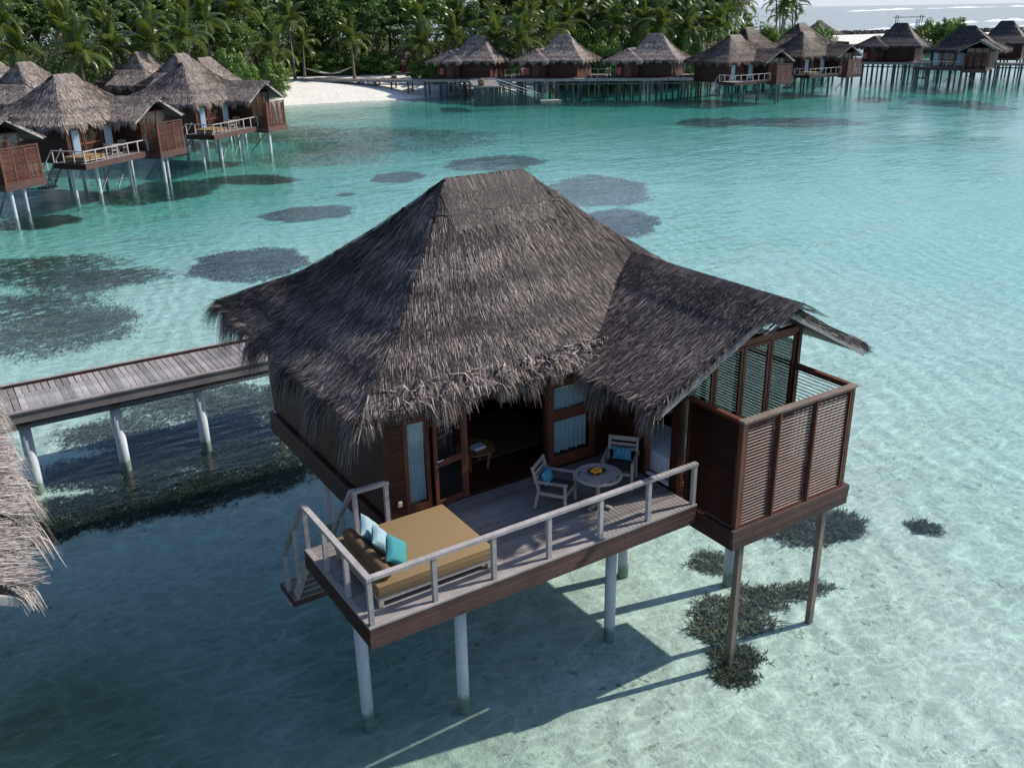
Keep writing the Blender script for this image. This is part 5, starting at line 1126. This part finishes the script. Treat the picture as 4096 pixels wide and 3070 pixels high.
TREES=[ (14.0,171.5,8.5,4.5), (19.2,180.0,10.4,5.2), (21.5,170.2,9.0,3.6), (27.2,178.5,10.7,5.3), (30.5,174.0,10.2,4.3), (35.3,178.1,11.4,4.9), (37.8,174.1,10.5,4.4), (43.9,182.0,11.8,5.2), (37.0,156.8,7.7,3.1), (47.3,177.5,11.3,4.6), (50.6,177.8,10.8,4.9), (43.7,146.6,5.7,3.7), (55.6,172.2,10.7,5.1), (54.3,161.2,7.3,3.4), (65.5,168.3,10.1,5.7), (71.9,171.3,10.9,5.3), (67.7,162.1,7.4,4.0), (74.7,164.8,9.9,5.7), (73.6,156.0,7.3,3.7), (81.0,165.5,10.8,4.8), (81.1,158.3,9.3,4.1), (83.4,154.5,9.3,5.1), (90.5,159.4,10.6,4.3), (90.3,147.7,7.8,3.0), (100.5,153.1,9.0,4.8), (107.9,159.0,10.8,5.0), (114.9,154.6,10.2,4.5), (111.0,139.2,7.0,3.1), (119.4,139.8,8.6,4.2), (124.3,142.6,10.0,4.9), (134.9,141.8,10.3,4.5), (125.0,124.4,6.3,2.5), (141.4,137.6,10.2,3.9) ]
SHRUBS=[ (39.9,137.2,2.9,2.2), (40.3,132.2,2.0,1.8), (46.4,137.8,1.3,2.1), (51.0,148.6,0.5,1.9), (57.5,161.5,0.7,2.6), (61.5,159.3,0.9,2.6), (65.5,157.0,0.9,2.7), (69.3,154.8,1.1,2.8), (72.8,152.6,0.8,2.6), (75.1,140.8,0.3,1.9), (76.8,137.4,0.1,1.6), (82.8,140.6,2.1,2.1), (86.1,140.9,3.3,2.4), (88.7,135.7,2.4,1.9), (102.2,133.0,4.2,2.7), (108.2,136.3,4.8,3.0), (104.0,127.1,3.4,2.4), (103.6,122.6,3.1,1.9), (111.5,127.0,3.4,1.7), (119.1,124.6,4.0,2.0), (121.5,126.6,5.0,2.3), (118.5,120.2,3.7,2.4), (143.4,130.4,5.5,2.4), (158.7,138.4,4.7,1.9), (152.3,130.7,4.2,1.6), (178.7,141.1,4.0,1.9), (240.7,203.0,1.2,3.6), (247.5,196.5,0.6,2.8), (248.5,164.2,1.4,2.3), (256.6,165.0,2.2,3.5), (256.3,159.2,2.6,3.1), (254.1,154.7,2.8,2.7) ]

GP = 'coconut palms along the island shore'
two = [(59.0, 155.4, 4.9, 'left beach palm holding the hammock, straight pale trunk on the sand'), (65.0, 148.0, 5.2, 'right beach palm holding the hammock, straight pale trunk on the sand')]
for i, (x, y, z, lb) in enumerate(two): palm(x, y, z, lb, GP, 1.05, 0.2, 24, i+900)
pl_ = [p_ for p_ in PALMS if p_ not in ((59.5, 150.7, 4.9), (64.7, 145.0, 5.2))]
for i, (x, y, z) in enumerate(pl_):
    far = x > 170
    lb = ('%s palm from the left in the loose clump against the open sea' % ORD[i-sum(1 for p_ in pl_ if p_[0] <= 170)]) if far else '%s coconut crown counting from the left in the palm belt, hammock palms not counted' % ORD[i] if i < 34 else '%s coconut crown counting back leftwards from the open sea gap' % ORD[sum(1 for p_ in pl_ if p_[0] <= 170)-1-i]
    palm(x, y, z, lb, GP, 1.12 if not far else 0.95, 0, 22 if not far else 16, i)

# ------------------------------------------------------------------ broadleaf trees and shrubs
def crown_mesh(n_cl, n_lf, leaf, seed, flat=0.75, mat='leaf_dark'):
    r_ = np.random.default_rng(seed); th = r_.uniform(0, 6.283, n_cl); cz = r_.uniform(-0.35 if mat == 'leaf_dark' or n_cl == 60 else -0.9, 1, n_cl); sr = np.sqrt(1-np.clip(cz, -1, 1)**2); rad = r_.uniform(0.55, 1.0, n_cl)
    C = np.stack([sr*np.cos(th)*rad, sr*np.sin(th)*rad, cz*rad*flat], 1)*(1+0.12*np.sin(3*th+seed))[:, None]
    cs_ = r_.uniform(0.13, 0.27, n_cl); ct = r_.uniform(0, 1, n_cl)
    k = r_.integers(0, n_cl, n_lf); u = r_.normal(0, 1, (n_lf, 3)); u /= np.linalg.norm(u, axis=1)[:, None]
    Pn = C[k]+u*(cs_[k]*r_.uniform(0.5, 1.05, n_lf))[:, None]*np.array([1, 1, .8])
    nrm = u+C[k]*0.6+r_.normal(0, 0.45, (n_lf, 3))+np.array([0, 0, 0.3]); nrm /= np.linalg.norm(nrm, axis=1)[:, None]
    a = np.cross(nrm, r_.normal(0, 1, (n_lf, 3))); a /= np.linalg.norm(a, axis=1)[:, None]; b = np.cross(nrm, a); s1 = (leaf*r_.uniform(.6, 1.3, n_lf))[:, None]; s2 = s1*0.55
    V = np.stack([Pn-a*s1, Pn-b*s2, Pn+a*s1, Pn+b*s2], 1).reshape(-1, 3)
    T = np.clip(0.25+0.35*ct[k]+0.25*r_.uniform(0, 1, n_lf), 0, 1)
    return np_mesh('crown', V, np.arange(len(V)).reshape(-1, 4), mat, T)
CR = [crown_mesh(70, 6500, 0.050, s_, 0.8, 'leaf_dark') for s_ in range(4)]; CL = [crown_mesh(95, 7000, 0.052, 20+s_, 0.85, 'leaf_light') for s_ in range(3)]
CM = [crown_mesh(60, 5200, 0.055, 40+s_, 0.8, 'leaf_light') for s_ in range(2)]
GT_ = 'leafy trees behind the palms'
def tree(x, y, z, r_, lb, me, rs, name='tree', cat='tree', grp=GT_):
    rd = random.Random(rs); zg = float(ground_z(x, y)); t = thing(name, lb, cat, (x, y, zg), 0, grp)
    put('crown', me, t, (0, 0, z-zg), (0, 0, rd.uniform(0, 6.28)), (r_*1.15, r_*1.15, r_*1.1))
    h_ = max(0.3, z-zg)
    m_ = MB().tube([(0, 0, -0.2), (0.1, 0, h_*0.5), (0, 0.1, h_)], [0.35, 0.26, 0.12], 7)
    for k in range(5): a = k*1.25+rd.random(); m_.tube([(0, 0, h_*0.6), (math.cos(a)*r_*0.6, math.sin(a)*r_*0.6, h_+r_*0.2)], [0.14, 0.04], 5)
    m_.build('trunk', 'bark', t)
    return t
for i, (x, y, z, r_) in enumerate(TREES):
    lb = '%s leafy tree from the left in the tall wood behind the palms' % ORD[i]
    tree(x, y, z, r_*1.05, lb, CM[i % 2] if i in (17, 21, 25, 15) else CR[i % 4], i)
j_ = 0
for i, (x, y, z, r_) in enumerate(SHRUBS):
    far = x > 240
    lb = ('%s leafy shrub from the left on the far sand between the right villas' % ORD[i-28]) if far else '%s bright green shrub from the left along the foot of the palm belt' % ORD[i]
    t_ = tree(x, y, z, r_*1.25, lb, CL[i % 3], i+300, 'shrub', 'shrub', 'bright shrubs at the foot of the palms')
    zg = float(ground_z(x, y)); cr_ = KIDS[t_.name][0]; top_ = max(z-zg+r_, r_*1.3); cr_.location.z = top_*0.47; cr_.scale.z = top_*0.55/0.85
# the wood behind reads as one dark mass
r_ = np.random.default_rng(5); N = 60000
cen = []
for k in range(150):
    u_ = r_.uniform(0, 1); x = -25+185*u_+r_.normal(0, 3); base = np.interp(x, [-25, 20, 50, 80, 110, 150, 170], [165, 176, 176, 170, 160, 152, 150]); y = base+r_.uniform(0, 26); zt = np.interp(x, [-25, 60, 110, 135, 160], [12.5, 13.5, 13.0, 10.5, 7.5])+r_.normal(0, 1.2)
    if x > 150: zt = min(zt, 5.5)
    for q_ in range(3): cen.append((x+r_.normal(0, 3), y+r_.normal(0, 3), zt-q_*3.4-r_.uniform(0, 1.5), r_.uniform(2.6, 4.2)))
# lower filling near the shore, behind the villas
for k in range(230):
    u_ = r_.uniform(0, 1); x = -25+178*u_; sh = np.interp(x, [-25, 0, 25, 50, 70, 95, 110, 150], [128, 133, 142, 156, 160, 147, 143, 140]); y = sh+r_.uniform(0, 24); cen.append((x, y, -0.5+r_.uniform(0, 5.5), r_.uniform(1.8, 3.2)))
cen = np.array(cen); k = r_.integers(0, len(cen), N*3); n3 = len(k); u = r_.normal(0, 1, (n3, 3)); u /= np.linalg.norm(u, axis=1)[:, None]
lump = 1+0.22*np.sin(u[:, 0]*5+k)*np.sin(u[:, 1]*5+k*2)
Pn = cen[k, :3]+u*(cen[k, 3]*r_.uniform(0.75, 1.0, n3)*lump)[:, None]
nrm = u+r_.normal(0, 0.5, (n3, 3)); nrm /= np.linalg.norm(nrm, axis=1)[:, None]; a = np.cross(nrm, r_.normal(0, 1, (n3, 3))); a /= np.linalg.norm(a, axis=1)[:, None]; b = np.cross(nrm, a); s1 = (0.27*r_.uniform(.6, 1.3, n3))[:, None]
V = np.stack([Pn-a*s1, Pn-b*s1*.6, Pn+a*s1, Pn+b*s1*.6], 1).reshape(-1, 3)
o = put('wood', np_mesh('wood', V, np.arange(len(V)).reshape(-1, 4), 'leaf_dark', np.clip(0.15+0.5*((k*7919) % 97)/97+0.2*r_.uniform(0, 1, n3), 0, 1))); o['kind'] = 'stuff'; tag(o, 'dense dark wood filling the island behind palms and trees', 'wood')
